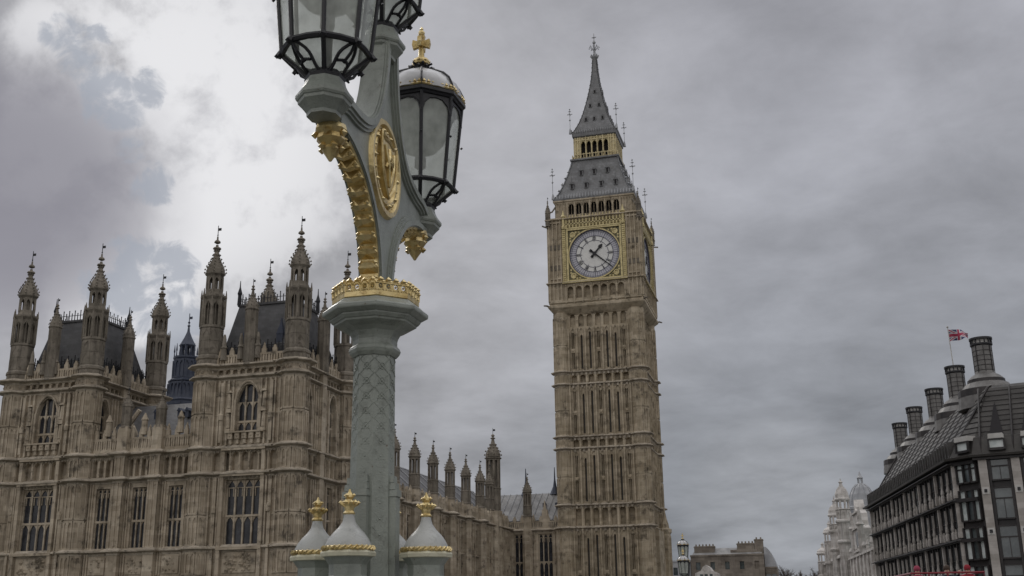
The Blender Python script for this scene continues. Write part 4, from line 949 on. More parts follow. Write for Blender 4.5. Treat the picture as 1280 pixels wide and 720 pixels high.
ob_(sp_, 'gutter', BRONZE)
# roof: eave gutter, louvre band, steep ribbed slopes
r = MB(); inn = offset_poly(plan, -5.4)
inn = [tuple(v) for v in inn]
ringz = lambda d, z: [(x, y, z) for x, y in offset_poly(plan, d)]
r.loft([ringz(-.2, 15.2), ringz(.75, 15.25), ringz(.8, 15.45), ringz(.1, 15.6), ringz(-.65, 17.2), ringz(-1.0, 17.3), ringz(-4.3, 22.3), ringz(-4.7, 22.6)]); roof = ob_(r, 'roof', BRONZEROOF)
RBS = []; dk = MB(); LBS = []
def slope(F, u, d, z):   # point on the roof d behind the face
    return F(u, -d, z)
for i in range(int(LS/1.15)+1):
    u = .6+1.15*i; lb = MB(); LBS.append(lb); lb.box(FS, u-.13, u+.13, -.62, .16, 15.62, 17.15, to=.0); 
    if i % 3 == 0: q = MB(); RBS.append(q); q.tube([slope(FS, u, 1.0, 17.3), slope(FS, u-.0, 4.3, 22.3)], .11, 4)
    dk.add([slope(FS, u+.2, -.07, 15.75), slope(FS, u+.95, -.07, 15.75), slope(FS, u+.95, .54, 17.1), slope(FS, u+.2, .54, 17.1)], [(0, 1, 2, 3)])  # dark sheet: shade of the gap between louvre bars, put in as colour
for k in range(9):
    u = .78+2.78*k-.0
    if u < LR-1: q = MB(); RBS.append(q); q.tube([slope(FRv, u, -.0, 15.6), slope(FRv, u, .62, 17.2), slope(FRv, u, 4.3, 22.35)], .10, 4)
[ob_(q, 'roof_rib', BRONZE, roof) for q in RBS]
for k in range(9):                                          # raised horizontal seams of the steep slopes
    z = 17.75+k*.53; d = 1.0+(z-17.3)*.66; q = MB(); q.loft([[(x, y, z+e) for x, y in offset_poly(plan, -d+o)] for o, e in ((-.03, -.05), (.06, -.03), (.06, .03), (-.03, .05))], False, False); ob_(q, 'roof_seam', BRONZE, roof); ob_(dk, 'louvre_gap_shade', RECESS, roof); [ob_(q, 'louvre_bar', CHIM, roof) for q in LBS]
for k in range(7):
    hd = MB(); dv = MB(); c = .78+2.78*(k+.5)
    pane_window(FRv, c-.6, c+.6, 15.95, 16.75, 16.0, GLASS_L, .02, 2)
    hd.box(FRv, c-.68, c+.68, -.9, .12, 16.9, 17.35, tu=.06, to=0)
    dv.add([slope(FRv, c-.62, .95, 17.38), slope(FRv, c+.62, .95, 17.38), slope(FRv, c, 3.2, 20.85)], [(0, 1, 2)]); ob_(hd, 'dormer_hood', PIERW, roof); ob_(dv, 'roof_valley_shade', RECESS, roof)  # flat dark triangle on the slope, painting the shade of a recessed valley
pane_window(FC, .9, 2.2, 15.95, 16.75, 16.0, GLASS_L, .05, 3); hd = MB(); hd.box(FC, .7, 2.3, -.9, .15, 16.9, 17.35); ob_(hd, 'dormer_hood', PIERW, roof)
# chimneys
chm = None
def chimney():
    b = MB(); b.lathe(0, 0, [(2.95, -1.2), (2.8, 0), (2.75, .75), (2.4, .85), (2.05, 1.35), (1.8, 1.45), (1.75, 1.8), (1.35, 2.2), (1.0, 2.4), (.92, 2.7), (.92, 5.35)], 20, 0)
    o = b.build('chimney', CHIM, office)
    bd = MB()
    for z in (2.7, 3.2, 3.7, 4.2, 4.7): bd.lathe(0, 0, [(.95, z), (.96, z+.03), (.95, z+.06)], 20, 0, False)
    bd.lathe(0, 0, [(2.83, .05), (2.78, .70)], 20, 0, False); bd.lathe(0, 0, [(1.81, 1.48), (1.78, 1.78)], 20, 0, False)
    for i in range(8): a = pi*i/4; bd.box(Fr((.93*cos(a), .93*sin(a)), (-sin(a), cos(a)), (cos(a), sin(a))), -.03, .03, -.02, .04, 2.5, 5.3)
    bd.build('band_pattern', BRONZE, o)
    c = MB(); c.lathe(0, 0, [(.94, 5.25), (1.08, 5.35), (1.08, 5.5), (.9, 5.51)], 20, 0, False); c.lathe(0, 0, [(.92, 5.9), (1.12, 5.91), (1.12, 6.1), (.5, 6.13)], 20, 0)
    for i in range(14): a = 2*pi*i/14; c.box(Fr((1.0*cos(a), 1.0*sin(a)), (-sin(a), cos(a)), (cos(a), sin(a))), -.05, .05, -.05, .06, 5.45, 5.95)
    c.build('cap', BLACK, o); k = MB(); k.lathe(0, 0, [(.86, 5.45), (.86, 5.95)], 20, 0); k.build('flue', PIERW, o)
    return o
for s in (116.0, 129.7, 143.0, 156.0, 169.4):
    l = (27.0 if s < 150 else 26.6)
    loc = Vector(SL(s, l, 22.15))
    if chm is None: chm = chimney(); chm.location = loc-Vector(OO)
    else: at(chm, office, loc, OO)
ext = MB(); e0, e1 = OB, OB+su*14                          # the far end of the block, lower roof under the last chimney
# flag on its pole, standing on the roof
fp = thing('flagpole', 'tall thin flagpole flying a red white and blue flag above the chimneyed roof', 'flagpole', SL(130.3, 27.2, 21.0))
b = MB(); b.tube([(0, 0, 0), (-.25, 0, 12.0)], .085, 6, .05); b.ball(-.25, 0, 12.05, .13); b.lathe(0, 0, [(.3, 0), (.2, .3)], 8); b.build('pole', PIERW, fp)
def flag():
    n, m_ = 30, 16; FW, FH = 2.35, 1.4
    def pt(i, j):
        u, v = i/n, j/m_; droop = .75*u**1.6
        return (-.2+FW*u*.88, .55*sin(u*7.0+v*2.2)*u**.5, 11.75-FH*(1-v)*(1-.35*u)-droop*.5+.2*sin(u*9+v*2)*u)
    cls = {'flag_cloth': (CLOTHW, []), 'flag_red_pattern': (CLOTHR, []), 'flag_blue_pattern': (CLOTHB, [])}
    for i in range(n):
        for j in range(m_):
            x, y = ((i+.5)/n-.5)*2, ((j+.5)/m_-.5)*1
            if abs(x) < .10 or abs(y) < .10: k = 'flag_red_pattern'
            elif abs(x) < .18 or abs(y) < .18: k = 'flag_cloth'
            else:
                d = abs(abs(y)-abs(x)*.5)*.9
                k = 'flag_red_pattern' if d < .04 else ('flag_cloth' if d < .13 else 'flag_blue_pattern')
            cls[k][1].append((i, j))
    b = MB(); mi = []; order = list(cls)
    for k in order:
        for i, j in cls[k][1]: b.poly([pt(i, j), pt(i+1, j), pt(i+1, j+1), pt(i, j+1)]); mi.append(order.index(k))
    me_v = {}; vs = []; fs = []
    for f in b.f:                                          # weld the cells into one cloth
        g = []
        for q in f:
            key = tuple(round(c, 5) for c in b.v[q])
            if key not in me_v: me_v[key] = len(vs); vs.append(b.v[q])
            g.append(me_v[key])
        fs.append(tuple(g))
    b.v, b.f = vs, fs; o = b.build('flag', cls[order[0]][0], fp)
    for k in order[1:]: o.data.materials.append(cls[k][0])
    for p, k in zip(o.data.polygons, mi): p.material_index = k; p.use_smooth = True
flag()

# ------------------------------------------------------------------ pale ornate corner building beyond
CO = SL(200, 28, GZ)
civic = thing('civic_building', 'pale stone baroque building with domed corner turrets and green roof beyond the bronze office block', 'civic building', CO)
def cb_(mb, name, m, parent=civic): return mb.build(name, m, parent, CO)
FV = Fr(SL(170, 22.2)[:2], BD[:2], (-BE)[:2])             # u = distance beyond 170
VU = lambda s: s-170
b = MB(); ops = []
for k in range(9): c = VU(177+5*k); ops += [(c-.8, c+.8, -1.5, 1.6, 0), (c-.8, c+.8, 3.2, 6.0, .5), (c-.8, c+.8, 7.2, 9.9, .4)]
wall_open(b, FV, 0, VU(216), GZ, 11.0, 0, ops, .5); cw = []
for o in ops: q = MB(); cw.append(q); q.poly([FV(o[0], -.45, o[2]), FV(o[1], -.45, o[2]), FV(o[1], -.45, o[3]), FV(o[0], -.45, o[3])])
for z in (2.3, 6.6, 10.8): b.box(FV, 0, VU(216), -.02, .35, z-.2, z+.15)
for k in range(10): c = VU(174.5+5*k); b.box(FV, c-.35, c+.35, -.02, .3, GZ, 10.8); b.lathe(*FV(c, 0, 0)[:2], [(.4, 11), (.3, 11.6), (.45, 11.9), (.1, 12.6)], 8)
b.box(FV, 0, VU(216), -14, -.5, GZ, 10.95)
ops2 = [(VU(197)-1+dx, VU(197)+.0+dx, 12, 14.5, .4) for dx in (-1.6, .1, 1.8)]
b.prismo([(VU(191), 11), (VU(191), 14.8), (VU(193), 15.4), (VU(193.8), 17.4), (VU(196), 18.2), (VU(197), 19.9), (VU(198), 18.2), (VU(200.2), 17.4), (VU(201), 15.4), (VU(203), 14.8), (VU(203), 11)], FV, -1.5, .1)
for o in ops2: q = MB(); cw.append(q); q.poly([FV(o[0], .14, o[2]), FV(o[1], .14, o[2]), FV(o[1], .14, o[3]), FV(o[0], .14, o[3])])
for z in (11.4, 15.1, 17.6): b.box(FV, VU(192.4), VU(201.6), .05, .4, z-.12, z+.12)
for s in (191.4, 202.6): b.lathe(*FV(VU(s), .1, 0)[:2], [(.55, 11), (.55, 15.2), (.75, 15.4), (.45, 15.8), (.3, 17), (.1, 18.2)], 8)
cb_(b, 'wall', PORTLAND)
for q in cw: cb_(q, 'window', GLASS_O)
r = MB(); r.loft([[FV(-1, -.8, 11), FV(VU(214), -.8, 11), FV(VU(214), -13, 11), FV(-1, -13, 11)], [FV(0, -5, 17.2), FV(VU(213), -5, 17.2), FV(VU(213), -8, 17.2), FV(0, -8, 17.2)]]); cb_(r, 'roof', COPPER)
def baroque_turret(s, l, r, zb, levels, arc, dome, tip, open_=True):
    x, y, _ = SL(s, l); t = MB()
    prof = [(r*1.12, GZ)]
    for z in levels: prof += [(r*1.05, z-.5), (r*1.35, z-.1), (r*1.35, z+.2), (r*1.02, z+.4)]
    prof += [(r, arc-.1)]; t.lathe(x, y, prof, 8); oct_panels(t, x, y, r*1.03, levels[0]+.5, arc-.2, 1, .12, .22)
    o = cb_(t, 'turret', PORTLAND); d = MB()
    for i in range(8): a = radians(22.5+45*i); d.lathe(x+r*.86*cos(a), y+r*.86*sin(a), [(r*.16, arc-.2), (r*.16, arc+1.7)], 6)
    d.lathe(x, y, [(r*.95, arc+1.5), (r*1.15, arc+1.75), (r*1.15, arc+1.95), (r*1.02, arc+2.1), (r*.98, arc+2.1+(dome-arc-2.1)*.35), (r*.72, arc+2.1+(dome-arc-2.1)*.72), (r*.3, dome), (r*.2, dome+.5), (r*.34, dome+.7), (r*.1, dome+1.0), (.05, tip)], 12, 0)
    d.lathe(x, y, [(r*.95, arc-.15), (r*1.2, arc), (r*.9, arc+.15)], 8); d.build('cupola', PORTLAND, o, CO)
baroque_turret(214, 22.0, 1.25, 0, [2.3, 7.0, 13.9, 17.6], 19.7, 24.0, 25.4)
baroque_turret(236, 22.6, 1.3, 0, [7.0, 13.6, 17.2], 18.6, 22.6, 24.4)
baroque_turret(249, 22.3, 1.2, 0, [6.0, 11.5], 16.0, 19.0, 20.4)
baroque_turret(268, 22.2, 1.3, 0, [5.0, 9.5], 12.6, 15.8, 17.0)
b = MB(); b.box(FV, VU(216), VU(272), -12, -.3, GZ, 12.2); b.box(FV, VU(218), VU(246), -9, -.5, 12.2, 15.2); b.box(FV, VU(216), VU(272), -.4, .15, 6.5, 6.9); b.box(FV, VU(216), VU(272), -.4, .25, 11.8, 12.3); cb_(b, 'corner_block', PORTLAND)
x, y, _ = SL(223, 26.6); b = MB(); b.lathe(x, y, [(2.7, 10), (2.7, 20.2), (2.9, 20.4), (2.9, 20.8), (2.5, 21.0), (2.4, 22.0), (2.1, 23.2), (1.5, 24.4), (.8, 25.1), (.45, 25.3)], 20, 0)
dm = cb_(b, 'dome', LEADP); b = MB()
for i in range(10): a = 2*pi*i/10; b.tube([(x+r*cos(a), y+r*sin(a), z) for r, z in ((2.5, 21.0), (2.42, 22.0), (2.12, 23.2), (1.52, 24.4), (.8, 25.15))], .12, 4)
for i in range(6): a = 2*pi*i/6; b.lathe(x+.42*cos(a), y+.42*sin(a), [(.1, 25.2), (.1, 26.3)], 5)
b.lathe(x, y, [(.6, 26.2), (.62, 26.4), (.3, 26.8), (.06, 27.6)], 8); b.build('dome_lantern', LEADP, dm, CO)

# ------------------------------------------------------------------ distant buildings and trees at the end of the street
def far_block(name, label, cat, x0, x1, y, yd, z, m, chims, wins=True, roofz=None):
    o = thing(name, label, cat, ((x0+x1)/2, y, GZ)); off = ((x0+x1)/2, y, GZ); F = Fr((x0, y), (1, 0), (0, -1)); W = x1-x0
    b = MB(); n = max(2, int(W/3)); ops = []
    for k in range(n):
        c = W*(k+.5)/n
        for zz in (z-3.2, z-6.6, z-10): ops.append((c-.5, c+.5, zz, zz+1.7, 0))
    wall_open(b, F, 0, W, GZ, z, 0, ops, .35); b.box(F, 0, W, -yd, -.36, GZ, z-.02); b.box(F, -.1, W+.1, -.2, .2, z-.25, z+.1)
    b.box(F, W*.55, W-.4, -yd*.7, -1.0, z-.1, z+1.1) if roofz else None
    b.build('wall', m, o, off)
    for q in ops[:12]:
        g = MB(); g.poly([F(q[0], -.33, q[2]), F(q[1], -.33, q[2]), F(q[1], -.33, q[3]), F(q[0], -.33, q[3])]); g.build('window', GLASS_O, o, off)
    if roofz:
        r = MB(); r.loft([[F(.2, -.4, z), F(W-.2, -.4, z), F(W-.2, -yd, z), F(.2, -yd, z)], [F(1.0, -2.5, roofz), F(W-1.0, -2.5, roofz), F(W-1, -yd+2, roofz), F(1, -yd+2, roofz)]]); r.build('roof', SLATE_P, o, off)
    for c0, c1, cz in chims:
        c = MB(); c.box(F, c0, c1, -3, -1.2, z-.2, cz); c.box(F, c0-.1, c1+.1, -3.1, -1.1, cz-.3, cz-.1)
        n = max(2, int((c1-c0)/.7))
        co = c.build('chimney_stack', m, o, off); 
        for k in range(n): p = MB(); p.lathe(*F(c0+(c1-c0)*(k+.5)/n, -2.1, 0)[:2], [(.2, cz), (.16, cz+.45)], 8); p.build('chimney_pot', TAN, co, off)
    return o
far_block('stone_building', 'long soot stained stone block with broad chimney stacks at the end of the street', 'building', -28.4, -12.2, 258.6, 14, 14.3, TAN, [(.8, 5.4, 16.4), (10.4, 14.2, 16.8), (14.3, 16.2, 17.6)], True, 15.9)
hb = far_block('glazed_hall', 'small building with a curved pale roof beside the sooty chimneyed stone block', 'building', -12.1, -9.6, 259.5, 10, 11.4, TAN, [], True)
b = MB(); pts = [(0, 11.4)]+[(2.5*(t/8), 11.5+4.4*cos(t/8*pi/2)**.8) for t in range(0, 9)]
b.prismo(pts, Fr((-12.1, 259.6), (1, 0), (0, -1)), -9, 0); b.build('curved_roof', LEADP, hb, (-10.85, 259.5, GZ))
o = thing('gabled_house', 'small whitish gabled building in front of the sooty stone block', 'house', (-23.3, 240, GZ)); off = (-23.3, 240, GZ)
F = Fr((-25.6, 240), (1, 0), (0, -1)); b = MB(); b.prismo([(0, GZ), (4.6, GZ), (4.6, 9.8), (3.4, 10.3), (3.0, 11.0), (2.3, 11.5), (1.6, 11.0), (1.2, 10.3), (0, 9.8)], F, -6, 0); b.build('wall', PORTLAND, o, off)
for u in (1.0, 2.0, 3.0): g = MB(); g.box(F, u, u+.6, 0, .04, 8.2, 9.6); g.build('window', GLASS_O, o, off)
far_block('slate_blue_building', 'plain blue grey building end showing between clock tower and far street lamp', 'building', -33.5, -28.9, 262, 12, 13.4, LEADP, [])
def bare_tree(x, y, z, r, label):
    o = thing('bare_tree', label, 'tree', (x, y, GZ), group='bare trees at the end of the street'); off = (x, y, GZ)
    t = MB(); t.tube([(x, y, GZ), (x+.1, y, GZ+3), (x, y, z-r*1.2)], .32, 6, .18); k = MB()
    for i in range(26):
        a = random.random()*2*pi; e = random.uniform(.1, 1.4); L = r*random.uniform(.7, 1.1); s = Vector((x, y, z-r*1.3+random.random()*r*.6)); d = Vector((cos(a)*cos(e), sin(a)*cos(e), sin(e)))
        p1 = s+d*L*.6; p2 = s+d*L+Vector((0, 0, .3)); t.tube([s, p1, p2], .1, 4, .03)
        for j in range(16):
            q = p1+(p2-p1)*random.random(); w = Vector((random.gauss(0, 1), random.gauss(0, 1), random.gauss(.5, .8))).normalized()*random.uniform(.5, 1.3); c = w.cross(Vector((0, 1, 0))).normalized()*.035
            k.add([q-c, q+c, q+w], [(0, 1, 2)])
    t.build('trunk', BARK, o, off); k.build('twigs', BARK, o, off)
for x, y, z, r, lb in ((-9.0, 292, 12.0, 2.6, 'bare twiggy tree beside the small hall with a curved roof'), (-5.4, 300, 10.8, 2.4, 'small bare tree between the other two at the street end'), (-1.2, 296, 11.4, 2.6, 'bare tree closest to the pale stone building with domed turrets')): bare_tree(x, y, z, r, lb)

# ------------------------------------------------------------------ open topped red bus with passengers
BU = Vector((4.05, 40.5)); ZB = dz_at(BU.dot(BD.xy))
bus = thing('open_top_bus', 'red open topped double decker bus in front of the bronze office block', 'bus', (BU.x, BU.y, ZB), radians(4.6))
def bb(mb, name, m, parent=bus): return mb.build(name, m, parent)
b = MB(); X0, X1, BL = -1.2, 1.2, 9.5
b.loft([[(X0, 0, z), (X1, 0, z), (X1, BL, z), (X0, BL, z)] for z in (.35, 2.05)], True, True); b.box(ID, X0, X1, .05, BL, 2.05, 2.2)
b.box(ID, X0, X1, 0, .12, 2.2, 2.95); b.box(ID, X0, X1, BL-.1, BL, 2.2, 3.05); b.box(ID, X0, X0+.1, .1, BL-.1, 2.2, 2.95); b.box(ID, X1-.1, X1, .1, BL-.1, 2.2, 2.95); bb(b, 'body', RED)
b = MB()
b.tube([(X0+.05, .05, 3.0), (X0+.05, .05, 3.5), (X1-.05, .05, 3.5), (X1-.05, .05, 3.0)], .034, 6); b.tube([(X0+.05, .05, 3.28), (X1-.05, .05, 3.28)], .03, 6)
for x in (-.6, 0, .6): b.tube([(x, .05, 3.0), (x, .05, 3.5)], .03, 6)
for x in (X0+.05, X1-.05): b.tube([(x, .05, 3.5), (x, BL-.05, 3.5)], .04, 6); [b.tube([(x, yy, 3.0), (x, yy, 3.5)], .03, 6) for yy in (2.4, 4.8, 7.2)]
bb(b, 'rail', RED)
g = MB(); g.box(ID, X0+.2, X1-.2, -.02, .0, 1.1, 1.9); bb(g, 'window', GLASS_O); 
for x in (X0-.02, X1+.0): g = MB(); g.box(ID, x, x+.02, .6, BL-.6, 1.15, 1.9); bb(g, 'window', GLASS_O)
for x in (X0+.16, X1-.16):
    for yy in (1.9, 7.4):
        w = MB(); w.prismo([(yy+.48*cos(2*pi*i/20), .48+.48*sin(2*pi*i/20)) for i in range(20)], Fr((x, 0), (0, 1), (1, 0)), -.15, .17); wo = bb(w, 'wheel', RUBBER)
        w = MB(); w.prismo([(yy+.26*cos(2*pi*i/14), .48+.26*sin(2*pi*i/14)) for i in range(14)], Fr((x, 0), (0, 1), (1, 0)), -.16, .18); w.build('rim', LEADP, wo)
for x in (-.95, .95): l = MB(); l.box(ID, x-.12, x+.12, -.03, .0, .75, .95); bb(l, 'tail_light', CLOTHR)
for yy in (.55, 1.5, 2.5, 3.5, 4.5):
    for x in (-.75, .75): seat = MB(); seat.box(ID, x-.4, x+.4, yy, yy+.4, 2.2, 2.88); seat.box(ID, x-.4, x+.4, yy-.1, yy, 2.2, 3.25); bb(seat, 'seat', COATK)

def person(loc, coat, label, raise_arm=False, hood=False, rz=0):
    """seated figure grown from a skinned skeleton"""
    V = [(0, 0, .1), (0, .02, .3), (0, 0, .52), (0, 0, .6), (0, -.01, .68),
         (.18, 0, .52), (.25, .03, .28), (.2, -.2, .2), (-.18, 0, .52), (-.25, .03, .28), (-.2, -.2, .2),
         (.1, -.05, .08), (.12, -.42, .1), (.12, -.44, -.32), (-.1, -.05, .08), (-.12, -.42, .1), (-.12, -.44, -.32), (0, -.02, .80)]
    R = [.15, .15, .14, .06, .085, .075, .05, .04, .075, .05, .04, .09, .07, .05, .09, .07, .05, .085]
    if raise_arm: V[6] = (.34, -.1, .55); V[7] = (.36, -.3, .72)
    E_ = [(0, 1), (1, 2), (2, 3), (3, 4), (4, 17), (2, 5), (5, 6), (6, 7), (2, 8), (8, 9), (9, 10), (0, 11), (11, 12), (12, 13), (0, 14), (14, 15), (15, 16)]
    me = bpy.data.meshes.new('person'); me.from_pydata(V, E_, []); o = bpy.data.objects.new('person', me); COL.objects.link(o)
    md = o.modifiers.new('skin', 'SKIN')
    for i, sv in enumerate(me.skin_vertices[0].data): sv.radius = (R[i], R[i]*.85); sv.use_root = (i == 0)
    o.modifiers.new('sub', 'SUBSURF').levels = 1
    dg = bpy.context.evaluated_depsgraph_get(); nm = bpy.data.meshes.new_from_object(o.evaluated_get(dg)); o.modifiers.clear(); o.data = nm
    nm.materials.clear(); nm.materials.append(coat); nm.materials.append(SKIN); nm.materials.append(COATK)
    for p in nm.polygons:
        p.use_smooth = True
        if p.center.z > .60: p.material_index = 1
        elif p.center.z < .12: p.material_index = 2
    o.location = loc; o.rotation_euler = (0, 0, rz); tag(o, label, 'person', 'passengers on the open bus')
    h = MB()
    if hood: h.ball(0, .015, .80, .112, 12, 1.15); h.build('hood', coat, o, smooth=True)
    else: h.lathe(0, .03, [(.10, .74), (.115, .80), (.10, .87), (.05, .915), (.01, .925)], 12, 0); h.build('hair', HAIR, o, smooth=True)
    f = MB(); f.knob(0, -.105, .76, .018, 1.4); f.knob(.035, -.09, .785, .01); f.knob(-.035, -.09, .785, .01); f.box(ID, -.03, .03, -.098, -.085, .715, .722); f.build('face', HAIR, o)
rot = bus.matrix_basis
def on_bus(x, y): a = radians(4.6); return (BU.x+x*cos(a)-y*sin(a), BU.y+x*sin(a)+y*cos(a), ZB+2.86)
person(on_bus(.78, .75), COATR, 'person in a bright red hooded coat on the open bus', hood=True)
person(on_bus(.12, .75), COATK, 'bareheaded person in dark clothes with one arm raised on the open bus', raise_arm=True)
person(on_bus(-.85, .75), COATP, 'person in a pink hooded top on the open bus', hood=True)

# ------------------------------------------------------------------ ornate bridge lamp (x = along the bridge, origin at deck level)
LAMP1 = (-2.62, 6.383, 0.0); LROT = radians(95.2)          # local +x points along the bridge, away from the camera
def lantern(parent, lx, z0):
    """octagonal lantern standing with the bottom of its basket at z0"""
    off = Vector((lx, 0, z0)); n = 8; rt = 22.5-7
    zr, ze = .15, .835; RR, RE = .255, .322
    P = lambda r, i, z, d=0: (r*cos(radians(rt+45*i+d)), r*sin(radians(rt+45*i+d)), z)
    f = MB()
    for i in range(n):
        f.tube([P(RR, i, zr), P(RE, i, ze)], .0145, 6)
        if i % 2 == 0: f.tube([P(RR, i, zr), P(RR*.66, i, zr*.52), P(.10, i, 0)], .0135, 6)
        f.tube([P(RR, i, zr), tuple((a+b)/2*1.02 for a, b in zip(P(RR, i, zr), P(RR, i+1, zr)))[:2]+(zr+.004,), P(RR, i+1, zr)], .019, 6); f.tube([P(RE, i, ze), P(RE, i+1, ze)], .016, 6)
        f.tube([P(RR*1.08, i, zr-.02), P(RR, i, zr+.012)], .02, 6); f.knob(*P(RR*1.10, i, zr-.012), .02)
        # arch head of each pane
        m = [P(RE*.985, i+t, zq) if False else tuple((1-t)*a+t*b for a, b in zip(P(RE*.985, i, zq), P(RE*.985, i+1, zq))) for t, zq in ((.02, ze-.16), (.10, ze-.09), (.28, ze-.045), (.5, ze-.035), (.72, ze-.045), (.90, ze-.09), (.98, ze-.16))]
        f.tube(m, .008, 5)
        hd = [tuple((1-t)*a+t*b for a, b in zip(P(RE*.99, i, zq), P(RE*.99, i+1, zq))) for t, zq in ((.02, ze-.16), (.10, ze-.09), (.28, ze-.045), (.5, ze-.035), (.72, ze-.045), (.90, ze-.09), (.98, ze-.16))]
        f.poly([P(RE*.99, i, ze)]+hd[:4]+[tuple((a+b)/2 for a, b in zip(P(RE*.99, i, ze), P(RE*.99, i+1, ze)))]); f.poly([P(RE*.99, i+1, ze)]+hd[3:][::-1]+[tuple((a+b)/2 for a, b in zip(P(RE*.99, i, ze), P(RE*.99, i+1, ze)))])
        else_ = i % 2 == 1
        if else_:                                         # curved brackets of the basket: arcs that leave each plain corner both ways
            for a1 in (i-1, i+1):
                A = Vector(P(RR, i, zr)); B = Vector(P(RR, a1, zr)); C0 = Vector(P(.105, a1, 0.005)).lerp(Vector(P(.105, i, .005)), .35); pts = []
                for k in range(8): t = k/7; pts.append(A.lerp(C0, t).lerp(B.lerp(C0, t), .30*sin(t*pi)))
                f.tube(pts, .0105, 5)
            A = Vector(P(RR*.60, i, zr*.36, -16)); B = Vector(P(RR*.60, i, zr*.36, 16)); f.tube([A, (A+B)/2*1.1+Vector((0, 0, .004)), B], .010, 5); f.tube([P(RR, i, zr), P(RR*.85, i, zr*.62), P(RR*.60, i, zr*.34)], .010, 5); f.tube([P(RR*.62, i, zr*.40), P(RR*.72, i, zr*.3)], .013, 5, .006)
    f.lathe(0, 0, [(.11, -.03), (.12, .0), (.10, .03)], 8, rt)
    for i in range(n): f.knob(*P(RE-.004, i, .5), .013); f.knob(*P(RR+.012, i, .32), .013)
    f.lathe(0, 0, [(.305, ze-.01), (.352, ze+.01), (.352, ze+.035), (.315, ze+.05)], 8, rt)
    fo = f.build('lantern', BLACK, parent); fo.location = off
    g = MB()
    for i in range(n):
        g.poly([P(RR*.985, i, zr), P(RR*.985, i+1, zr), P(RE*.985, i+1, ze), P(RE*.985, i, ze)]); g.poly([P(.10, i, .02), P(.10, i+1, .02), P(RR*.97, i+1, zr-.01), P(RR*.97, i, zr-.01)])
    g.build('glass', LGLASS, fo)
    r = MB(); r.lathe(0, 0, [(.335, ze+.045), (.328, ze+.10), (.295, ze+.165), (.235, ze+.225), (.16, ze+.27), (.095, ze+.30), (.058, ze+.335), (.05, ze+.36)], 16, rt); ro = r.build('lantern_roof', ROOFPAINT, fo, smooth=True)
    c = MB()
    for i in range(n): c.tube([P(q, i, z) for q, z in ((.342, ze+.045), (.335, ze+.10), (.302, ze+.17), (.241, ze+.23), (.165, ze+.275), (.10, ze+.305))], .008, 5)
    for i in range(16): a = radians(22.5*i); c.tube([(.05*cos(a), .05*sin(a), ze+.33), (.085*cos(a), .085*sin(a), ze+.345+.01*(i % 2)), (.105*cos(a), .105*sin(a), ze+.325+.03*(i % 2))], .011, 4)
    c.lathe(0, 0, [(.07, ze+.32), (.075, ze+.345), (.05, ze+.37)], 8); c.build('roof_ironwork', BLACK, fo)
    c = MB()
    for i in range(n):
        for k in range(7):
            t = (k+.5)/7; p = [(1-t)*a+t*b for a, b in zip(P(.340, i, ze+.05), P(.340, i+1, ze+.05))]; c.knob(p[0], p[1], p[2]+.022, .018, 1.25)
        c.tube([P(.343, i, ze+.052), P(.343, i+1, ze+.052)], .010, 5)
    c.build('gilt_cresting', GILT, fo)
    c = MB(); c.lathe(0, 0, [(.05, ze+.36), (.078, ze+.375), (.082, ze+.40), (.07, ze+.425), (.035, ze+.435), (.028, ze+.46), (.026, ze+.53)], 10)
    for i in range(8): a = pi*i/4; c.knob(.072*cos(a), .072*sin(a), ze+.40, .018)
    for u in ((1, 0), (0, 1)):
        F = Fr((0, 0), u, (-u[1], u[0]))
        c.prismo([(-.020, ze+.52), (.022, ze+.52), (.02, ze+.555), (.075, ze+.535), (.085, ze+.58), (.078, ze+.625), (.022, ze+.605), (.034, ze+.66), (0, ze+.675), (-.034, ze+.66), (-.022, ze+.605), (-.078, ze+.625), (-.085, ze+.58), (-.075, ze+.535), (-.02, ze+.555)], F, -.018, .018)
    c.ball(0, 0, ze+.69, .032, 8); c.knob(0, 0, ze+.73, .02, 1.5); c.ball(0, 0, ze+.58, .035, 8); q = c.build('finial', GILT, fo); q.scale = (.88, .88, .90); q.location.z = (ze+.36)*.10
    s = MB(); s.lathe(0, 0, [(.20, ze-.02), (.225, ze-.10), (.22, ze-.2), (.19, ze-.29), (.13, ze-.36), (.06, ze-.39)], 18, 0); s.build('globe', ROOFPAINT2, fo, smooth=True)
    q = MB(); q.lathe(0, 0, [(.03, ze-.40), (.045, ze-.43), (.045, ze-.5), (.02, ze-.52)], 10); q.tube([(0, 0, .02), (0, 0, ze-.5)], .012, 6); q.tube([(-.06, 0, ze-.46), (.06, 0, ze-.46)], .008, 5); q.build('burner', BLACK, fo)
    return fo
ROOFPAINT2 = mat('globe_glass', (.30, .32, .31), .2, var=(.24, .26, .25), vscale=3)
def arc_chain(pts, n=5):
    """Catmull-Rom through points"""
    out = []; P_ = [Vector(p) for p in pts]; P_ = [P_[0]*2-P_[1]]+P_+[P_[-1]*2-P_[-2]]
    for i in range(1, len(P_)-2):
        for k in range(n):
            t = k/n; a, b, c, d = P_[i-1], P_[i], P_[i+1], P_[i+2]
            out.append(.5*((2*b)+(c-a)*t+(2*a-5*b+4*c-d)*t*t+(3*b-a-3*c+d)*t**3))
    return out+[P_[-2]]
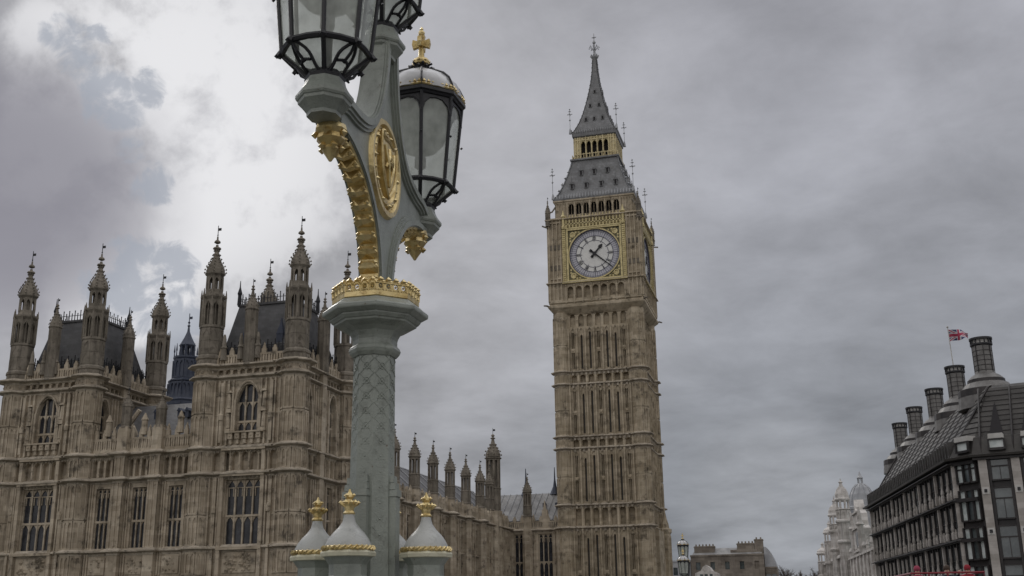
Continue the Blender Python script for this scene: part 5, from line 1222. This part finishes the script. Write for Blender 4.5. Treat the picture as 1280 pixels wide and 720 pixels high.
def lamp(loc, label):
    L = thing('bridge_lamp', label, 'street lamp', loc, LROT, 'ornate lamps on the bridge parapet')
    oc = 22.5-5
    # pedestal
    b = MB(); b.box(ID, -.55, .55, -.55, .55, 0, .3); b.box(ID, -.48, .48, -.48, .48, .3, 1.35, tu=.03, to=.03); b.box(ID, -.56, .56, -.56, .56, 1.35, 1.5, tu=.06, to=.06); b.lathe(0, 0, [(.40, 1.48), (.36, 1.9), (.30, 2.05), (.2, 2.15)], 8, oc)
    for i in range(4):
        a = pi/2*i+radians(-4); b.lathe(.352*cos(a), .352*sin(a), [(.15, 1.4), (.115, 1.5), (.108, 2.16), (.122, 2.19), (.122, 2.215), (.108, 2.23), (.108, 2.29), (.13, 2.32), (.142, 2.335)], 8, oc)
    b.build('pedestal', PAINT, L)
    # four little ogee caps round the shaft
    cap = None
    for i in range(4):
        a = pi/2*i+radians(-4)
        if cap is None:
            c = MB(); c.lathe(0, 0, [(.158, .055), (.155, .075), (.135, .115), (.105, .155), (.07, .19), (.045, .225), (.035, .26), (.033, .285)], 16, oc); cap = c.build('pedestal_cap', PAINT_P, L, smooth=True)
            c = MB(); c.lathe(0, 0, [(.16, -.005), (.182, .0), (.186, .022), (.176, .036), (.165, .04)], 8, oc); c.build('cream_moulding', CREAM, cap)
            c = MB(); c.lathe(0, 0, [(.162, .036), (.172, .045), (.172, .062), (.158, .068)], 16, oc)
            for k in range(28): q = 2*pi*k/28; p0 = Vector((.168*cos(q), .168*sin(q), .04)); q += .12; c.tube([p0, (.176*cos(q), .176*sin(q), .053), (.168*cos(q+.1), .168*sin(q+.1), .066)], .008, 4)
            c.build('gilt_rope', GILT, cap)
            c = MB(); c.lathe(0, 0, [(.036, .275), (.042, .285), (.030, .30), (.036, .33), (.042, .345), (.024, .36), (.022, .375), (.032, .39), (.026, .405), (.012, .425), (.004, .445)], 8)
            for k in range(4):
                q = pi/2*k+.5; c.tube([(.03*cos(q), .03*sin(q), .332), (.052*cos(q), .052*sin(q), .346), (.06*cos(q), .06*sin(q), .352)], .012, 5); c.knob(.06*cos(q), .06*sin(q), .354, .016)
                q += pi/4; c.knob(.045*cos(q), .045*sin(q), .355, .02); c.knob(.034*cos(q), .034*sin(q), .402, .014)
            c.build('gilt_finial', GILT, cap); cap.scale = (.86, .86, .86); cap.location = (.352*cos(a), .352*sin(a), 2.335)
        else: k = copy_tree(cap, L); k.location = (.352*cos(a), .352*sin(a), 2.335)
    # shaft with raised lattice on every face, stepped buttresses at its foot
    s = MB(); s.lathe(0, 0, [(.155, 2.05), (.140, 2.5), (.136, 2.8), (.130, 3.6)], 8, oc); rr = .131*cos(radians(22.5))
    for i in range(8):
        a = radians(oc+22.5+45*i); F = Fr((rr*cos(a), rr*sin(a)), (-sin(a), cos(a)), (cos(a), sin(a))); hw = .047; z = 2.14
        tap = lambda zz: .0035+.012*max(0, (2.8-zz)/.7)
        while z < 3.56:
            c = z+.047
            o0 = tap(c)
            for (u0, z0, u1, z1) in ((-hw, z, hw, z+.094), (hw, z, -hw, z+.094)): s.tube([F(u0, o0-.0018, z0), F(u1, o0-.0018, z1)], .0024, 4)
            s.tube([F(.021*cos(q), o0-.0014, c+.021*sin(q)) for q in [2*pi*k/8 for k in range(9)]], .0026, 4); s.knob(*F(0, o0-.002, c), .009); s.knob(*F(-hw*.5, o0-.002, z+.03), .006); s.knob(*F(hw*.5, o0-.002, z+.03), .006)
            z += .094
    for i in range(4):
        a = radians(oc+45+90*i)+radians(22.5); F = Fr((rr*cos(a), rr*sin(a)), (-sin(a), cos(a)), (cos(a), sin(a)))
        s.box(F, -.036, .036, -.02, .05, 2.05, 2.70, to=.0)
        for k, zz in enumerate((2.70, 2.742, 2.784)): s.prismo([(-.042+.004*k, zz), (.042-.004*k, zz), (.036-.004*k, zz+.04), (-.036+.004*k, zz+.04)], F, -.02, .058-.013*k)
    s.build('shaft', PAINT, L)
    c = MB(); c.lathe(0, 0, [(.14, 3.575), (.157, 3.595), (.165, 3.615), (.157, 3.635), (.142, 3.65), (.142, 3.68), (.148, 3.70), (.165, 3.73), (.20, 3.752), (.24, 3.765), (.262, 3.775), (.266, 3.788), (.275, 3.79), (.29, 3.808), (.29, 3.818), (.30, 3.82), (.335, 3.838), (.338, 3.846), (.338, 3.862), (.33, 3.872), (.31, 3.886), (.285, 3.91), (.2, 3.93)], 8, oc)
    c.build('capital', PAINT, L)
    c = MB(); R8 = .272
    c.lathe(0, 0, [(R8, 3.985), (R8+.006, 3.99), (R8+.006, 4.02), (R8, 4.025), (R8-.02, 4.025), (R8-.02, 3.985)], 8, oc)
    for i in range(8):
        p = Vector((R8*cos(radians(oc+45*i)), R8*sin(radians(oc+45*i)))); q = Vector((R8*cos(radians(oc+45*i+45)), R8*sin(radians(oc+45*i+45)))); F = Fr(p, q-p, ((q-p).y, -(q-p).x)); Lg = (q-p).length
        for k in range(4):
            u = Lg*(k+.5)/4; c.tube([F(u+.022*cos(t), 0, 4.05+.024*sin(t)) for t in [2*pi*j/10 for j in range(11)]], .010, 5); c.knob(*F(u, 0, 4.092), .024, .9); c.knob(*F(u-.016, 0, 4.078), .016); c.knob(*F(u+.016, 0, 4.078), .016); c.knob(*F(u+Lg/8, 0, 4.068), .018, 1.3); c.knob(*F(u, 0, 4.05), .010)
            c.tube([F(u-Lg/8, 0, 4.02), F(u-Lg/8, 0, 4.072)], .011, 4)
        c.box(F, 0, Lg, -.008, .008, 4.068, 4.08)
    c.build('gilt_gallery', GILT, L).location.z = -.07
    # the branching head: a web in the x-z plane with moulded edges
    und = [(.12, 3.90), (.12, 4.06), (.14, 4.18), (.18, 4.30), (.25, 4.42), (.345, 4.525), (.50, 4.64), (.74, 4.73), (1.0, 4.76)]
    upp = [(1.0, 4.90), (.86, 4.945), (.68, 4.955), (.50, 4.99), (.355, 5.07), (.245, 5.21), (.17, 5.38), (.125, 5.56), (.105, 5.70), (.10, 5.79)]
    cu, cp = arc_chain([(u, z, 0) for u, z in und]), arc_chain([(u, z, 0) for u, z in upp])
    half = [(p.x, p.y) for p in cu]+[(p.x, p.y) for p in cp]
    # web as strips between the underside and the upper edge
    FX = Fr((0, 0), (1, 0), (0, 1)); w = MB()
    outline = half+[(-u, z) for u, z in half[::-1]]
    w.prismo(outline, FX, -.05, .05)
    wo = w.build('branching_head', PAINT, L)
    e = MB()
    def edge(chain, s, th, wd, inset):
        prev = None; ring = []
        for k, p in enumerate(chain):
            t = (chain[min(k+1, len(chain)-1)]-chain[max(k-1, 0)]).normalized(); nrm = Vector((t.y, -t.x, 0)); a = p+nrm*(th*.35); bq = p-nrm*th
            ring.append([(s*a.x, -wd, a.y), (s*a.x, wd, a.y), (s*bq.x, wd, bq.y), (s*bq.x, -wd, bq.y)])
        e.loft(ring)
    for s in (1, -1):
        edge(cu, s, .028, .078, 0); edge(cu[:-3], s, .05, .068, 0); edge(cu[:-4], s, .068, .06, 0)
        edge(cp, s, .032, .094, 0); edge(cp[2:], s, .054, .08, 0); edge(cp[3:], s, .072, .066, 0)
    e.build('edge_moulding', PAINT, wo)
    # gilded crocketed leaves under each arm
    for s in (1, -1):
        gl = MB(); k0 = 4
        chain = cu[k0:-4]; acc = 0; last = chain[0]
        ring = []
        for k, p in enumerate(chain):
            t = (chain[min(k+1, len(chain)-1)]-chain[max(k-1, 0)]).normalized(); nr = Vector((t.y, -t.x, 0)); a = p+nr*.008; b2 = p+nr*.034; ring.append([(s*a.x, -.066, a.y), (s*a.x, .066, a.y), (s*b2.x, .056, b2.y), (s*b2.x, -.056, b2.y)])
        gl.loft(ring)
        for k, p in enumerate(chain):
            acc += (p-last).length
            if acc > .088 or k == 0:
                acc = 0; t = (chain[min(k+1, len(chain)-1)]-chain[max(k-1, 0)]).normalized(); nr = Vector((t.y, -t.x, 0))
                q = lambda al, nn, y: (s*(p+t*al+nr*nn).x, y, (p+t*al+nr*nn).y)
                gl.add([q(-.042, .03, -.058), q(-.042, .03, .058), q(.0, .055, .068), q(.026, .07, .042), q(.03, .092, 0), q(.026, .07, -.042), q(.0, .055, -.068), q(.045, .03, -.045), q(.045, .03, .045), q(-.008, .085, 0)],
                       [(0, 9, 1), (1, 9, 2), (2, 9, 3), (3, 9, 4), (4, 9, 5), (5, 9, 6), (6, 9, 0), (3, 8, 2), (5, 6, 7), (4, 8, 3), (4, 5, 7), (4, 7, 8)])
                for yy in (-.045, .045): gl.knob(*q(.03, .06, yy), .02)
            last = p
        px = s*.95                                         # scrolled boss that ends the leaf strip under the cup
        gl.lathe(px, 0, [(.008, 4.53), (.03, 4.565), (.055, 4.60), (.05, 4.615), (.085, 4.66), (.075, 4.69), (.095, 4.72), (.085, 4.755)], 10)
        for k in range(10): a = 2*pi*k/10; gl.knob(px+(.06+.03*(k % 2))*cos(a), (.06+.03*(k % 2))*sin(a), 4.61+.08*(k % 2), .026)
        gl.build('gilt_leaf_strip', GILT, wo)
    # cups under the lanterns
    def cup(x, zt, parent, dz0=.0):
        c = MB(); c.lathe(x, 0, [(.098, zt-.225), (.10, zt-.205), (.125, zt-.175), (.15, zt-.15), (.153, zt-.132), (.16, zt-.128), (.167, zt-.115), (.167, zt-.098), (.157, zt-.085), (.145, zt-.07), (.132, zt-.05), (.12, zt-.025), (.115, zt)], 8, oc); c.build('lantern_cup', PAINT, parent)
    cup(1.08, 4.97, L); cup(-1.08, 4.97, L); cup(0, 5.89, L)
    # gilt roundels with a shield on both faces
    for s in (1, -1):
        F = Fr((0, 0), (1, 0), (0, s)); cz, R0 = 4.845, .325; o0 = .05; F = Fr((-.05, 0), (1, 0), (0, s))
        def rg(mb, r0, r1, a, b_, n=40):
            A = [2*pi*i/n for i in range(n)]; pt = lambda r, q, o: F(r*cos(q), o, cz+r*sin(q)); mb.loft([[pt(r0, q, a) for q in A], [pt(r0+(r1-r0)*.25, q, b_) for q in A], [pt(r0+(r1-r0)*.75, q, b_) for q in A], [pt(r1, q, a) for q in A]], False, False)
        m = MB(); m.poly([F(R0*cos(2*pi*i/40), o0+.004, cz+R0*sin(2*pi*i/40)) for i in range(40)]); rg(m, R0-.045, R0+.015, o0, o0+.028); rg(m, R0-.105, R0-.06, o0+.003, o0+.022)
        shp = arc_chain([(0, .19, 0), (.10, .175, 0), (.165, .20, 0), (.17, .06, 0), (.13, -.08, 0), (.0, -.21, 0)], 4); sh = [(p.x, cz+p.y) for p in shp]; sh = sh+[(-u, z) for u, z in sh[-2:0:-1]]
        m.prismo(sh, F, o0, o0+.035)
        for u0, z0, u1, z1 in ((-.10, .13, .0, -.13), (.10, .13, 0, -.13), (-.075, -.02, .0, .13), (.075, -.02, 0, .13), (-.06, .03, .06, .03)): m.tube([F(u0, o0+.037, cz+z0), F((u0+u1)/2, o0+.05, cz+(z0+z1)/2), F(u1, o0+.037, cz+z1)], .013, 5)
        m.tube([F(u, o0+.035, z) for u, z in sh+[sh[0]]], .012, 5)
        for k in range(20):
            q = 2*pi*k/20; m.knob(*F(.252*cos(q), o0+.012, cz+.252*sin(q)), .02 if k % 2 else .028)
        m.build('gilt_roundel', GILT, wo)
    lantern(L, -1.08, 4.99); lantern(L, 1.08, 4.99); lantern(L, 0, 5.91)
    return L
near = lamp(LAMP1, 'large grey green lamp with gilded arms and three lanterns in front of the palace')
far = copy_tree(near); far.location = (-7.6, 65.6, -1.05)
far['label'] = 'small distant bridge lamp with stacked lanterns beside the foot of the clock tower'
bpy.context.view_layer.update()
